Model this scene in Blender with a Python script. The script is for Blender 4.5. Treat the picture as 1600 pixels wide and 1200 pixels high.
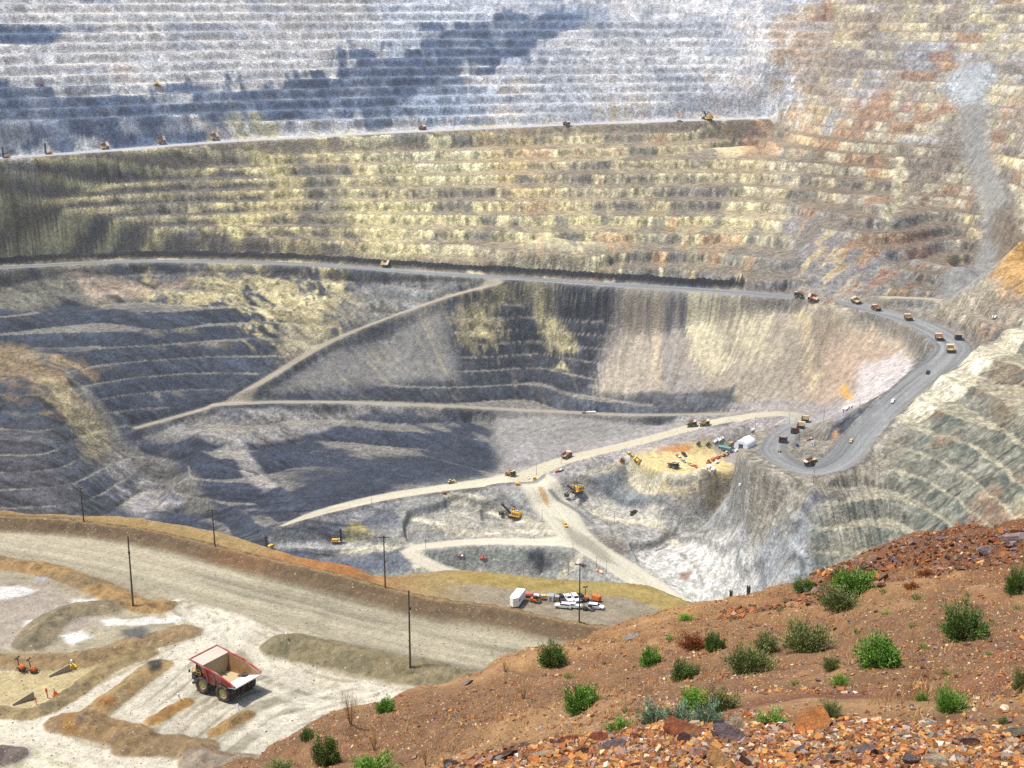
import bpy, math, random
import numpy as np

random.seed(7)
RNG = np.random.default_rng(11)
scene = bpy.context.scene
for o in list(bpy.data.objects):
    bpy.data.objects.remove(o, do_unlink=True)

# ------------------------------------------------------------------ camera, sky, sun, exposure
PITCH = math.radians(15.0)
FPX = 2198.0                                  # focal length in photograph pixels (1600 wide)
cam_data = bpy.data.cameras.new('camera')
cam_data.sensor_width = 36.0
cam_data.lens = FPX / 1600.0 * 36.0
cam_data.clip_start = 0.1
cam_data.clip_end = 12000.0
cam = bpy.data.objects.new('camera', cam_data)
scene.collection.objects.link(cam)
cam.location = (0, 0, 0)
cam.rotation_euler = (math.radians(90) - PITCH, 0, 0)
scene.camera = cam

SUN_DIR = np.array([-0.40, 0.05, 0.90]); SUN_DIR /= np.linalg.norm(SUN_DIR)
world = bpy.data.worlds.new('World')
scene.world = world
world.use_nodes = True
wn = world.node_tree.nodes
bg = wn.get('Background') or wn.new('ShaderNodeBackground')
wo = wn.get('World Output') or wn.new('ShaderNodeOutputWorld')
sky = wn.new('ShaderNodeTexSky')
sky.sky_type = 'NISHITA'
sky.sun_disc = False
sky.sun_elevation = math.asin(SUN_DIR[2])
sky.sun_rotation = math.atan2(SUN_DIR[0], SUN_DIR[1])
sky.dust_density = 2.0
world.node_tree.links.new(sky.outputs[0], bg.inputs[0])
world.node_tree.links.new(bg.outputs[0], wo.inputs[0])
bg.inputs[1].default_value = 0.11

sun_data = bpy.data.lights.new('sun', 'SUN')
sun_data.energy = 3.7
sun_data.angle = math.radians(6.0)
sun_data.color = (1.0, 0.95, 0.87)
sun = bpy.data.objects.new('sun', sun_data)
scene.collection.objects.link(sun)
from mathutils import Vector, Matrix, Euler
sun.rotation_euler = Vector(-SUN_DIR).to_track_quat('-Z', 'Y').to_euler()

vs = scene.view_settings
vs.view_transform = 'Standard'
vs.look = 'None'
vs.exposure = 0.6
vs.gamma = 1.0
vs.use_curve_mapping = False
scene.cycles.use_denoising = False
scene.cycles.max_bounces = 4
scene.cycles.diffuse_bounces = 3
scene.cycles.volume_bounces = 1
scene.cycles.volume_max_steps = 64

# ------------------------------------------------------------------ numeric helpers
CP, SP = math.cos(PITCH), math.sin(PITCH)

def ray(px, py):
    a = (px - 800.0) / FPX; v = (600.0 - py) / FPX
    return np.array([a, CP + v * SP, -SP + v * CP])

def tdep(py):
    d = ray(800, py); return -d[2] / d[1]

def at_z(px, py, z):
    d = ray(px, py); return d * (z / d[2])

def at_y(px, py, y):
    d = ray(px, py); return d * (y / d[1])

def lin(c):
    c = np.asarray(c, float) / 255.0
    return np.where(c <= 0.04045, c / 12.92, ((c + 0.055) / 1.055) ** 2.4)

def smooth(a, b, x):
    t = np.clip((x - a) / (b - a), 0, 1); return t * t * (3 - 2 * t)

def _h(ix, iy, seed):
    n = (ix.astype(np.int64) * 374761393 + iy.astype(np.int64) * 668265263 + seed * 974634533) & 0xFFFFFFFF
    n = ((n ^ (n >> 13)) * 1274126177) & 0xFFFFFFFF
    n = ((n ^ (n >> 16)) * 2246822519) & 0xFFFFFFFF
    return ((n ^ (n >> 15)) & 0xFFFF).astype(np.float32) / 65535.0

def vnoise(x, y, seed=0):
    x = np.asarray(x, np.float64); y = np.asarray(y, np.float64)
    ix = np.floor(x); iy = np.floor(y)
    fx = (x - ix).astype(np.float32); fy = (y - iy).astype(np.float32)
    fx = fx * fx * (3 - 2 * fx); fy = fy * fy * (3 - 2 * fy)
    a = _h(ix, iy, seed); b = _h(ix + 1, iy, seed); c = _h(ix, iy + 1, seed); d = _h(ix + 1, iy + 1, seed)
    return (a + (b - a) * fx) * (1 - fy) + (c + (d - c) * fx) * fy

def fbm(x, y, octv=4, seed=0, gain=0.5):
    """about -1..1"""
    s = 0.0; amp = 1.0; tot = 0.0; ca, sa = math.cos(0.6), math.sin(0.6)
    for i in range(octv):
        s = s + amp * (vnoise(x, y, seed + i * 17) - 0.5); tot += amp * 0.5
        x, y = (x * ca - y * sa) * 2.03 + 5.3, (x * sa + y * ca) * 2.03 + 1.7; amp *= gain
    return s / tot

class TPS:
    def __init__(self, pts, lam=1e-5):
        P = np.array(pts, float); self.s = 1000.0
        self.xy = P[:, :2] / self.s; n = len(P)
        K = self.k(self.xy[:, None, :], self.xy[None, :, :]) + lam * np.eye(n)
        Q = np.c_[np.ones(n), self.xy]
        A = np.block([[K, Q], [Q.T, np.zeros((3, 3))]])
        self.w = np.linalg.solve(A, np.r_[P[:, 2], 0, 0, 0])
    @staticmethod
    def k(a, b):
        r2 = ((a - b) ** 2).sum(-1) + 1e-12
        return 0.5 * r2 * np.log(r2)
    def __call__(self, X, Y):
        X = np.asarray(X) / self.s; Y = np.asarray(Y) / self.s
        out = self.w[-3] + self.w[-2] * X + self.w[-1] * Y
        for i in range(len(self.xy)):
            r2 = (X - self.xy[i, 0]) ** 2 + (Y - self.xy[i, 1]) ** 2 + 1e-12
            out = out + (0.5 * self.w[i]) * r2 * np.log(r2)
        return out

def catmull(P, step):
    P = np.array(P, float)
    Q = np.vstack([2 * P[0] - P[1], P, 2 * P[-1] - P[-2]])
    out = []
    for i in range(1, len(Q) - 2):
        n = max(2, int(np.linalg.norm(Q[i + 1][:2] - Q[i][:2]) / step))
        for j in range(n):
            t = j / n
            out.append(0.5 * ((2 * Q[i]) + (-Q[i - 1] + Q[i + 1]) * t + (2 * Q[i - 1] - 5 * Q[i] + 4 * Q[i + 1] - Q[i + 2]) * t * t
                              + (-Q[i - 1] + 3 * Q[i] - 3 * Q[i + 1] + Q[i + 2]) * t ** 3))
    out.append(P[-1])
    return np.array(out)

def line_dist(X, Y, L, reach):
    """distance to a polyline (k columns: x, y, extra...), the extras at the nearest point, the signed side and arc length"""
    L = np.asarray(L, float); sh = X.shape
    D = np.full(X.size, 1e9); E = np.zeros((X.size, L.shape[1] - 2)); S = np.zeros(X.size); A = np.zeros(X.size)
    x = X.ravel(); y = Y.ravel(); arc = 0.0
    bb = (x > L[:, 0].min() - reach) & (x < L[:, 0].max() + reach) & (y > L[:, 1].min() - reach) & (y < L[:, 1].max() + reach)
    idx0 = np.nonzero(bb)[0]; xs, ys = x[idx0], y[idx0]
    for a, b in zip(L[:-1], L[1:]):
        d = b[:2] - a[:2]; l2 = d @ d + 1e-12
        m = (xs > min(a[0], b[0]) - reach) & (xs < max(a[0], b[0]) + reach) & (ys > min(a[1], b[1]) - reach) & (ys < max(a[1], b[1]) + reach)
        k = idx0[m]
        if len(k):
            px, py = xs[m] - a[0], ys[m] - a[1]
            t = np.clip((px * d[0] + py * d[1]) / l2, 0, 1)
            dd = np.hypot(px - t * d[0], py - t * d[1])
            up = dd < D[k]; kk = k[up]
            D[kk] = dd[up]; S[kk] = np.sign(d[0] * py - d[1] * px)[up]; A[kk] = arc + t[up] * math.sqrt(l2)
            if L.shape[1] > 2:
                E[kk] = a[2:] + t[up][:, None] * (b[2:] - a[2:])
        arc += math.sqrt(l2)
    return D.reshape(sh), E.reshape(sh + (-1,)), S.reshape(sh), A.reshape(sh)

def poly_sd(X, Y, P, reach):
    """signed distance to a polygon, positive inside; only filled within reach of it"""
    P = np.asarray(P, float); sh = X.shape
    x = X.ravel(); y = Y.ravel()
    out = np.full(x.size, -1e9)
    k = np.nonzero((x > P[:, 0].min() - reach) & (x < P[:, 0].max() + reach) & (y > P[:, 1].min() - reach) & (y < P[:, 1].max() + reach))[0]
    xs, ys = x[k], y[k]
    D = np.full(len(k), 1e9); inside = np.zeros(len(k), bool)
    Q = np.roll(P, -1, 0)
    for a, b in zip(P, Q):
        d = b - a; l2 = d @ d + 1e-12
        px, py = xs - a[0], ys - a[1]
        t = np.clip((px * d[0] + py * d[1]) / l2, 0, 1)
        D = np.minimum(D, np.hypot(px - t * d[0], py - t * d[1]))
        c = ((a[1] > ys) != (b[1] > ys))
        with np.errstate(divide='ignore', invalid='ignore'):
            xi = a[0] + (ys - a[1]) * d[0] / (d[1] if d[1] != 0 else 1e-9)
        inside ^= c & (xs < xi)
    out[k] = np.where(inside, D, -D)
    return out.reshape(sh)

class Grid:
    """a terrain sheet whose rows lie across the view and thin out with distance (level of detail only)"""
    def __init__(self, u, Y):
        self.u = np.asarray(u); self.Yr = np.asarray(Y)
        self.Y = np.repeat(self.Yr[:, None], len(self.u), 1); self.X = self.Y * self.u[None, :]
        self.Z = np.zeros_like(self.X); self.C = np.zeros(self.X.shape + (3,)); self.A = np.ones(self.X.shape)
    def hit(self, px, py, y0=0.0):
        """where the line of sight through a photograph pixel meets the ground"""
        d = ray(px, py); u = d[0] / d[1]; t = d[2] / d[1]
        f = np.interp(u, self.u, np.arange(len(self.u))); i = min(int(f), len(self.u) - 2); f -= i
        z = self.Z[:, i] * (1 - f) + self.Z[:, i + 1] * f
        g = z - t * self.Yr
        ok = np.nonzero((g >= 0) & (self.Yr >= y0))[0]
        if len(ok) == 0:
            y = self.Yr[-1]
        else:
            r = ok[0]
            if r == 0: y = self.Yr[0]
            else:
                w = g[r - 1] / (g[r - 1] - g[r] + 1e-12); w = min(max(w, 0), 1)
                y = self.Yr[r - 1] + w * (self.Yr[r] - self.Yr[r - 1])
        return np.array([u * y, y, float(np.interp(y, self.Yr, z))])
    def height(self, x, y):
        u = x / y
        f = np.clip(np.interp(u, self.u, np.arange(len(self.u))), 0, len(self.u) - 1.001); i = int(f); f -= i
        z = self.Z[:, i] * (1 - f) + self.Z[:, i + 1] * f
        return float(np.interp(y, self.Yr, z))
    def hits(self, pts, y0=0.0):
        return np.array([self.hit(p[0], p[1], y0) for p in pts])
    def mesh(self, name, mat, kind='structure'):
        nv, nu = self.X.shape
        me = bpy.data.meshes.new(name)
        co = np.stack([self.X, self.Y, self.Z], -1).reshape(-1, 3).astype(np.float32)
        me.vertices.add(len(co)); me.vertices.foreach_set('co', co.ravel())
        r = np.arange(nv - 1)[:, None] * nu + np.arange(nu - 1)[None, :]
        q = np.stack([r, r + 1, r + nu + 1, r + nu], -1).reshape(-1, 4).astype(np.int32)
        me.loops.add(q.size); me.loops.foreach_set('vertex_index', q.ravel())
        me.polygons.add(len(q))
        me.polygons.foreach_set('loop_start', np.arange(0, q.size, 4, dtype=np.int32))
        me.polygons.foreach_set('loop_total', np.full(len(q), 4, np.int32))
        me.polygons.foreach_set('use_smooth', np.ones(len(q), bool))
        me.update(calc_edges=True)
        at = me.attributes.new('col', 'FLOAT_COLOR', 'POINT')
        c = np.concatenate([np.clip(self.C, 0.004, 0.9), np.clip(self.A, 0, 1)[..., None]], -1)
        at.data.foreach_set('color', c.astype(np.float32).ravel())
        me.materials.append(mat)
        o = bpy.data.objects.new(name, me); scene.collection.objects.link(o)
        o['kind'] = kind
        return o

class Paint:
    """rock colours laid over a terrain sheet in ground coordinates"""
    def __init__(self, g, k, warp, y0=0.0):
        self.g, self.k, self.y0 = g, k, y0
        self.wx = fbm(g.X / warp, g.Y / warp, 4, 101); self.wy = fbm(g.X / warp, g.Y / warp, 4, 202)
        self.w = warp
    def col(self, c):
        return lin(c) * self.k
    def blend(self, a, c):
        c = self.col(c) if not isinstance(c, np.ndarray) else c
        a = a[..., None]
        self.g.C = self.g.C * (1 - a) + c * a
    def poly(self, pts, c, soft=12, warp=0.6, op=1.0, rag=0.0, mod=None, world=False):
        P = np.asarray(pts, float)[:, :2] if world else self.g.hits(pts, self.y0)[:, :2]
        A = warp * self.w
        sd = poly_sd(self.g.X + self.wx * A, self.g.Y + self.wy * A, P, soft * 2 + A + abs(rag))
        if mod is not None: sd = sd + rag * mod
        a = smooth(-soft, soft, sd) * op
        self.blend(a, c); return a
    def line(self, pts, width, c, soft=3, warp=0.1, op=1.0, mod=None, rag=0.0, world=False):
        P = np.asarray(pts, float)[:, :2] if world else self.g.hits(pts, self.y0)[:, :2]
        P = catmull(P, max(width, 4.0))
        A = warp * self.w
        d, _, s, arc = line_dist(self.g.X + self.wx * A, self.g.Y + self.wy * A, P, width + soft * 2 + A + abs(rag))
        sd = width * 0.5 - d
        if mod is not None: sd = sd + rag * mod
        a = smooth(-soft, soft, sd) * op
        self.blend(a, c); return a

# ------------------------------------------------------------------ materials
def new_mat(name):
    m = bpy.data.materials.new(name); m.use_nodes = True
    nt = m.node_tree; b = nt.nodes.get('Principled BSDF')
    return m, nt, b

def plain(name, c, rough=0.6, metal=0.0, dirt=0.25, scale=1.5, spec=0.3):
    """paint, steel or rubber with uneven dust on it"""
    m, nt, b = new_mat(name)
    L = nt.links; N = nt.nodes
    tc = N.new('ShaderNodeTexCoord')
    nz = N.new('ShaderNodeTexNoise'); nz.inputs['Scale'].default_value = scale; nz.inputs['Detail'].default_value = 6
    L.new(tc.outputs['Object'], nz.inputs['Vector'])
    mr = N.new('ShaderNodeMapRange'); mr.inputs[1].default_value = 0.4; mr.inputs[2].default_value = 0.75
    mr.inputs[3].default_value = 0.0; mr.inputs[4].default_value = dirt
    L.new(nz.outputs[0], mr.inputs[0])
    mx = N.new('ShaderNodeMix'); mx.data_type = 'RGBA'
    cl = lin(c)
    mx.inputs[6].default_value = (*cl, 1); mx.inputs[7].default_value = (0.36, 0.31, 0.23, 1)
    L.new(mr.outputs[0], mx.inputs[0]); L.new(mx.outputs[2], b.inputs['Base Color'])
    b.inputs['Roughness'].default_value = rough; b.inputs['Metallic'].default_value = metal
    b.inputs['Specular IOR Level'].default_value = spec
    return m

def terrain_mat(name, s1, s2, s3, amt, bump, bumpscale, specks=(), blocks=()):
    m, nt, b = new_mat(name); L = nt.links; N = nt.nodes
    at = N.new('ShaderNodeAttribute'); at.attribute_name = 'col'
    tc = N.new('ShaderNodeTexCoord')
    tot = None
    for s, w in ((s1, 1.0), (s2, 0.8), (s3, 0.6)):
        nz = N.new('ShaderNodeTexNoise'); nz.inputs['Scale'].default_value = s; nz.inputs['Detail'].default_value = 4
        L.new(tc.outputs['Object'], nz.inputs['Vector'])
        ma = N.new('ShaderNodeMath'); ma.operation = 'MULTIPLY_ADD'
        L.new(nz.outputs[0], ma.inputs[0]); ma.inputs[1].default_value = w * amt * 2
        if tot is None: ma.inputs[2].default_value = 1.0 - amt * 2.4
        else: L.new(tot, ma.inputs[2])
        tot = ma.outputs[0]
    for sc_, lo, hi in blocks:                          # broken blocks, each a little lighter or darker
        vo = N.new('ShaderNodeTexVoronoi'); vo.inputs['Scale'].default_value = sc_; L.new(tc.outputs['Object'], vo.inputs['Vector'])
        sp = N.new('ShaderNodeSeparateColor'); L.new(vo.outputs['Color'], sp.inputs[0])
        mr = N.new('ShaderNodeMapRange'); L.new(sp.outputs[0], mr.inputs[0]); mr.inputs[3].default_value = lo; mr.inputs[4].default_value = hi
        mu = N.new('ShaderNodeMath'); mu.operation = 'MULTIPLY'; L.new(tot, mu.inputs[0]); L.new(mr.outputs[0], mu.inputs[1]); tot = mu.outputs[0]
    rm = N.new('ShaderNodeMix'); rm.data_type = 'FLOAT'; rm.inputs[2].default_value = 1.0; L.new(at.outputs['Alpha'], rm.inputs[0]); L.new(tot, rm.inputs[3]); tot = rm.outputs[0]
    vm = N.new('ShaderNodeVectorMath'); vm.operation = 'SCALE'
    L.new(at.outputs['Color'], vm.inputs[0]); L.new(tot, vm.inputs['Scale'])
    cur = vm.outputs[0]
    for sc_, share, rad, ramp in specks:                # single small stones lying in the soil
        vo = N.new('ShaderNodeTexVoronoi'); vo.inputs['Scale'].default_value = sc_
        L.new(tc.outputs['Object'], vo.inputs['Vector'])
        sp = N.new('ShaderNodeSeparateColor'); L.new(vo.outputs['Color'], sp.inputs[0])
        g1_ = N.new('ShaderNodeMath'); g1_.operation = 'GREATER_THAN'; L.new(sp.outputs[0], g1_.inputs[0]); g1_.inputs[1].default_value = 1 - share
        g2_ = N.new('ShaderNodeMath'); g2_.operation = 'LESS_THAN'; L.new(vo.outputs['Distance'], g2_.inputs[0]); g2_.inputs[1].default_value = rad
        mu = N.new('ShaderNodeMath'); mu.operation = 'MULTIPLY'; L.new(g1_.outputs[0], mu.inputs[0]); L.new(g2_.outputs[0], mu.inputs[1])
        cr = N.new('ShaderNodeValToRGB'); cr.color_ramp.interpolation = 'CONSTANT'
        while len(cr.color_ramp.elements) < len(ramp): cr.color_ramp.elements.new(0.5)
        for i_, c_ in enumerate(ramp): cr.color_ramp.elements[i_].position = i_ / len(ramp); cr.color_ramp.elements[i_].color = (*(lin(c_) * 0.7), 1)
        L.new(sp.outputs[1], cr.inputs[0])
        mx = N.new('ShaderNodeMix'); mx.data_type = 'RGBA'; L.new(mu.outputs[0], mx.inputs[0]); L.new(cur, mx.inputs[6]); L.new(cr.outputs[0], mx.inputs[7]); cur = mx.outputs[2]
    L.new(cur, b.inputs['Base Color'])
    b.inputs['Roughness'].default_value = 0.95; b.inputs['Specular IOR Level'].default_value = 0.15
    nb = N.new('ShaderNodeTexNoise'); nb.inputs['Scale'].default_value = bumpscale; nb.inputs['Detail'].default_value = 6
    nb.inputs['Roughness'].default_value = 0.65
    L.new(tc.outputs['Object'], nb.inputs['Vector'])
    bp = N.new('ShaderNodeBump'); bp.inputs['Strength'].default_value = 1.0; bp.inputs['Distance'].default_value = bump
    L.new(nb.outputs[0], bp.inputs['Height']); L.new(bp.outputs[0], b.inputs['Normal'])
    return m

# ------------------------------------------------------------------ the open pit
rowsY = np.concatenate([np.linspace(420, 1080, 40, endpoint=False), np.linspace(1080, 1700, 380, endpoint=False),
                        np.linspace(1700, 2750, 440, endpoint=False), np.linspace(2750, 3300, 50)])
pit = Grid(np.linspace(-0.43, 0.43, 900), rowsY)

# haul roads: photograph pixel and elevation of points along the centre line, width
ROADS = {
 'mid': ([(-250, 432, -362), (0, 418, -365), (220, 408, -365), (450, 412, -365), (700, 428, -365), (900, 441, -365), (1160, 458, -366), (1300, 472, -368),
          (1420, 500, -371), (1485, 535, -375), (1480, 560, -382), (1440, 592, -392), (1390, 635, -410), (1345, 680, -428), (1318, 715, -440), (1275, 735, -446),
          (1232, 724, -450), (1208, 703, -455), (1222, 680, -462), (1250, 660, -470), (1238, 648, -474), (1190, 648, -479), (1100, 663, -490),
          (1000, 690, -504), (880, 720, -520), (820, 746, -532)],
         [26, 26, 26, 26, 26, 28, 30, 32, 36, 44, 42, 36, 33, 33, 36, 34, 30, 30, 28, 26, 24, 22, 22, 22, 26, 34]),
 'floor_left': ([(820, 746, -532), (700, 762, -538), (600, 777, -545), (500, 801, -552), (440, 822, -560)], [36, 26, 24, 18, 6]),
 'floor_main': ([(825, 746, -532), (862, 790, -546), (905, 842, -560), (980, 892, -575), (1060, 948, -585), (1120, 1000, -592)], [40, 46, 36, 36, 34, 34]),
 'floor_low': ([(885, 848, -560), (760, 846, -564), (680, 852, -568), (640, 862, -572), (700, 895, -580), (800, 930, -585)], [20, 20, 18, 20, 18, 18]),
 'ramp': ([(800, 437, -366), (680, 470, -392), (520, 532, -442), (400, 602, -482), (340, 632, -500), (215, 668, -520)], [16, 14, 14, 14, 14, 12]),
 'upper': ([(-250, 262, -218), (0, 247, -215), (170, 235, -212), (340, 222, -208), (520, 212, -204), (700, 203, -200), (900, 194, -197), (1100, 187, -195), (1190, 185, -194)],
           [30, 30, 30, 34, 34, 34, 34, 40, 20]),
 'bench': ([(340, 632, -500), (450, 628, -500), (620, 631, -500), (850, 642, -498), (1000, 648, -493), (1150, 646, -484)], [14, 14, 14, 14, 12, 10]),
 'track': ([(1250, 462, -360), (1440, 466, -355), (1530, 480, -362), (1610, 500, -380)], [10, 10, 10, 10]),
}
road_pts = {}
for k_, (p_, w_) in ROADS.items():
    road_pts[k_] = catmull([(*at_z(*q), w) for q, w in zip(p_, w_)], 12.0)

ctl = []
for k_ in ROADS:
    if k_ in ('track',): continue
    for q in ROADS[k_][0]: ctl.append(at_z(*q))
for px, py, z in [
    # wall between the two haul roads
    (1400, 330, -282),
    (1300, 455, -350), (1400, 440, -345), (1480, 455, -350), (1400, 190, -180), (1520, 300, -265), (1520, 420, -325),
    # left wall below the mid road
    (0, 470, -398), (0, 530, -432), (60, 600, -462), (60, 700, -512), (100, 770, -553), (0, 790, -560), (0, 640, -486),
    (200, 690, -533), (260, 760, -572), (250, 500, -419), (250, 600, -480), (300, 560, -457), (300, 690, -527), (300, 740, -545), (300, 810, -578),
    (-200, 500, -400), (-200, 650, -470), (-200, 800, -540),
    (420, 500, -425), (600, 560, -462), (700, 560, -458), (850, 540, -447), (900, 600, -478), (600, 690, -524), (450, 720, -537), (420, 770, -552),
    # talus fan
    (1000, 520, -425), (1000, 600, -470), (1150, 540, -425), (1150, 600, -458), (1280, 560, -425), (1280, 630, -464), (1400, 560, -405), (1370, 600, -420),
    (1330, 620, -440), (1300, 650, -455), (1290, 690, -449),
    # pit floor
    (900, 770, -541), (1000, 785, -546), (950, 830, -558), (1080, 830, -563), (1130, 940, -582), (1000, 900, -576), (800, 805, -549), (870, 895, -583),
    (700, 872, -584), (560, 900, -592), (527, 842, -570), (600, 830, -562), (720, 810, -551), (750, 780, -543),
    (1050, 725, -508), (1000, 708, -507), (1110, 745, -511), (1163, 692, -500), (1040, 770, -528), (980, 740, -528), (930, 740, -528), (1110, 790, -545),
    # spur below the switchback
    (1270, 778, -453), (1320, 770, -450), (1200, 752, -463), (1210, 800, -482), (1150, 810, -522), (1250, 860, -488), (1300, 880, -494), (1200, 920, -537), (1330, 800, -463), (1180, 860, -524), (1260, 920, -514), (1140, 770, -503),
    # right wall
    (1600, 512, -345), (1540, 550, -363), (1500, 590, -380), (1600, 600, -374), (1500, 640, -394), (1450, 700, -422), (1600, 700, -398), (1550, 780, -428),
    (1600, 830, -425), (1450, 800, -457), (1400, 770, -453), (1380, 860, -484), (1500, 870, -467), (1700, 600, -350), (1750, 800, -400),
    (1590, 488, -386), (1660, 490, -372),
    ]:
    ctl.append(at_z(px, py, z))
for px, py, y in [(0, 130, 2190), (300, 120, 2360), (600, 100, 2560), (900, 90, 2640), (1200, 95, 2620), (1400, 95, 2480), (1600, 95, 2330),
                  (0, 0, 2400), (400, 0, 2620), (800, 0, 2780), (1200, 0, 2760), (1600, 0, 2500), (-250, 0, 2250), (1850, 0, 2300),
                  (0, -150, 2620), (800, -150, 3010), (1600, -150, 2760), (-300, -150, 2450), (1900, -150, 2500),
                  (1600, 190, 2130), (1850, 190, 1950), (1600, 300, 1960), (1600, 400, 1700), (1595, 370, 1715), (1700, 380, 1650), (1580, 440, 1730), (1550, 380, 1960)]:
    ctl.append(at_y(px, py, y))
for x, y, z in [(-300, 420, -560), (0, 420, -600), (300, 420, -520), (-400, 900, -620), (0, 900, -640), (0, 1100, -615), (-400, 1200, -610), (350, 800, -480), (300, 950, -500), (600, 700, -400),
                (150, 1050, -590)]:
    ctl.append(np.array([x, y, z], float))
pm = np.array([(q[0], *at_z(*q)) for q in ROADS['mid'][0][:8]]); pu = np.array([(q[0], *at_z(*q)) for q in ROADS['upper'][0]])
for px in range(-200, 1300, 140):                       # plain straight batter between the two roads
    A_ = np.array([np.interp(px, pm[:, 0], pm[:, i]) for i in (1, 2, 3)]); B_ = np.array([np.interp(px, pu[:, 0], pu[:, i]) for i in (1, 2, 3)])
    for f_ in (0.22, 0.5, 0.78): ctl.append(A_ + (B_ - A_) * f_)
tps = TPS(ctl, 2e-5)
pit.Z = tps(pit.X, pit.Y)
Xg, Yg = pit.X, pit.Y
base = pit.Z.copy()

SRC = (110.0, 1480.0)                                   # centre that the wall contours run round
sarc = np.arctan2(Xg - SRC[0], Yg - SRC[1]) * 800.0 + fbm(Xg / 60, Yg / 60, 3, 3) * 14
rgt = smooth(260, 380, Xg) * smooth(1560, 1440, Yg)
sarc = sarc * (1 - rgt) + (Yg + fbm(Xg / 60, Yg / 60, 3, 4) * 14) * rgt
near_c = smooth(170, 330, np.hypot(Xg - SRC[0], Yg - SRC[1])) * smooth(1150, 1250, Yg)
rr = np.hypot(Xg - SRC[0], Yg - SRC[1]) * (1 - rgt) + Xg * rgt
def fall(a, b, n, seed):                                # streaks that run down the fall line
    return fbm(sarc / a, base / b, n, seed) * near_c + fbm(Xg / a, Yg / (a * 1.5), n, seed + 7) * (1 - near_c)
def along(a, b, n, seed, zz=None):
    zz = base if zz is None else zz
    return fbm(sarc / a, zz / b + rr / (2.2 * a), n, seed) * near_c + fbm(Xg / a, Yg / (a * 1.2), n, seed + 7) * (1 - near_c)
gy = np.gradient(base, rowsY, axis=0)
gx = np.gradient(base, axis=1) / (np.gradient(Xg, axis=1) + 1e-9)
slope = np.hypot(gx, gy)

# where benches are cut and where loose rock has buried them
bench_w = smooth(0.10, 0.2, slope)
def region(pts, soft, y0=900):
    return smooth(-soft, soft, poly_sd(Xg, Yg, pit.hits(pts, y0)[:, :2], soft * 2 + 5))
talus = region([(985, 462), (1160, 470), (1330, 488), (1425, 520), (1430, 560), (1340, 640), (1290, 660), (1230, 655), (1160, 640), (1130, 612), (935, 612), (950, 540)], 16)
fan2 = region([(690, 480), (720, 590), (560, 600), (430, 608), (520, 545)], 14)
chute = region([(1500, 95), (1535, 100), (1545, 220), (1580, 330), (1565, 420), (1490, 465), (1460, 462), (1530, 400), (1540, 330), (1505, 220)], 14)
cone = region([(1225, 330), (1300, 330), (1450, 455), (1250, 455)], 20)
floorz = region([(640, 760), (830, 740), (980, 742), (1120, 780), (1260, 940), (1100, 1000), (900, 960), (540, 910), (540, 850)], 25)
pad = region([(985, 700), (1195, 678), (1185, 705), (1120, 752), (1040, 762), (975, 725)], 6)
orange_hill = region([(1545, 440), (1620, 345), (1640, 480)], 14)
purple = region([(775, 650), (860, 645), (1100, 660), (1000, 688), (880, 715), (790, 740), (770, 690)], 10)
calm = np.clip(talus + fan2 + chute + cone * 0.8 + floorz * 0.75 + pad + orange_hill + purple, 0, 1)
n_big = fbm(Xg / 160, Yg / 160, 3, 5)
bench_w = bench_w * (1 - calm) * np.clip(0.95 + 0.25 * n_big, 0.35, 1)

rough = fbm(Xg / 80, Yg / 80, 4, 31) * 6.0 + along(20, 60, 3, 41) * 3.2 + along(8, 14, 2, 43) * 0.8
zb = base + rough * np.clip(slope * 2.0, 0.12, 0.85) * (1 - 0.6 * rgt) * (1 - 0.45 * smooth(-362, -376, base) * (1 - rgt))
zb = zb + 5.0 * (vnoise(base / 33.0, base * 0 + sarc / 900.0, 12) - 0.5)      # benches of uneven height

def terrace(z, h, ph, steep):
    q = (z - ph) / h; k = np.floor(q); t = q - k
    hn = 0.25 * vnoise(sarc / 60.0, k * 7.3, 9)
    f = np.clip(slope / steep, 0.11, 0.82) * (1.0 + hn); f = np.minimum(f, 0.92)
    r = np.clip((t - (1 - f)) / f, 0, 1)
    # berm (nearly flat), then face up to the next bench
    return ph + h * (k + 0.06 * np.minimum(t / (1 - f + 1e-6), 1) + 0.94 * r), k, r
zU, kU, rU = terrace(zb, 15.5, -197.0, 2.3)
zL, kL, rL = terrace(zb, 15.0, -368.0, 0.58)
zR, kR, rR = terrace(zb, 15.0, -368.0, 0.95)
right = smooth(150, 300, Xg) * smooth(1600, 1450, Yg)
upper = smooth(-372, -362, base)
low = (1 - upper)
zt = zU * upper + low * (zL * (1 - right) + zR * right)
face = rU * upper + low * (rL * (1 - right) + rR * right)           # 0 on a berm, 1 at the top of the face above it
kidx = np.where(upper > 0.5, kU, np.where(right > 0.5, kR + 500, kL + 900))
face_m = ((face > 0.02) & (face < 0.98)).astype(float) * bench_w
pit.Z = zb + (zt - zb) * bench_w
# loose ground: gullies and hummocks
pit.Z += talus * fbm(sarc / 13, base / 160, 3, 61) * 1.6 + chute * fbm(Xg / 14, Yg / 60, 3, 62) * 2.0
pit.Z += floorz * (fbm(Xg / 45, Yg / 45, 4, 63) * 2.2)
pit.Z += fbm(Xg / 7, Yg / 7, 3, 64) * 0.35 * smooth(0.05, 0.2, slope)
pit.Z += right * (fbm(Xg / 90, Yg / 90, 3, 65) * 4.0 + 0)

pit.Z += rgt * np.abs(fbm(sarc / 38, base / 200, 3, 66)) * 7.0
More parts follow.
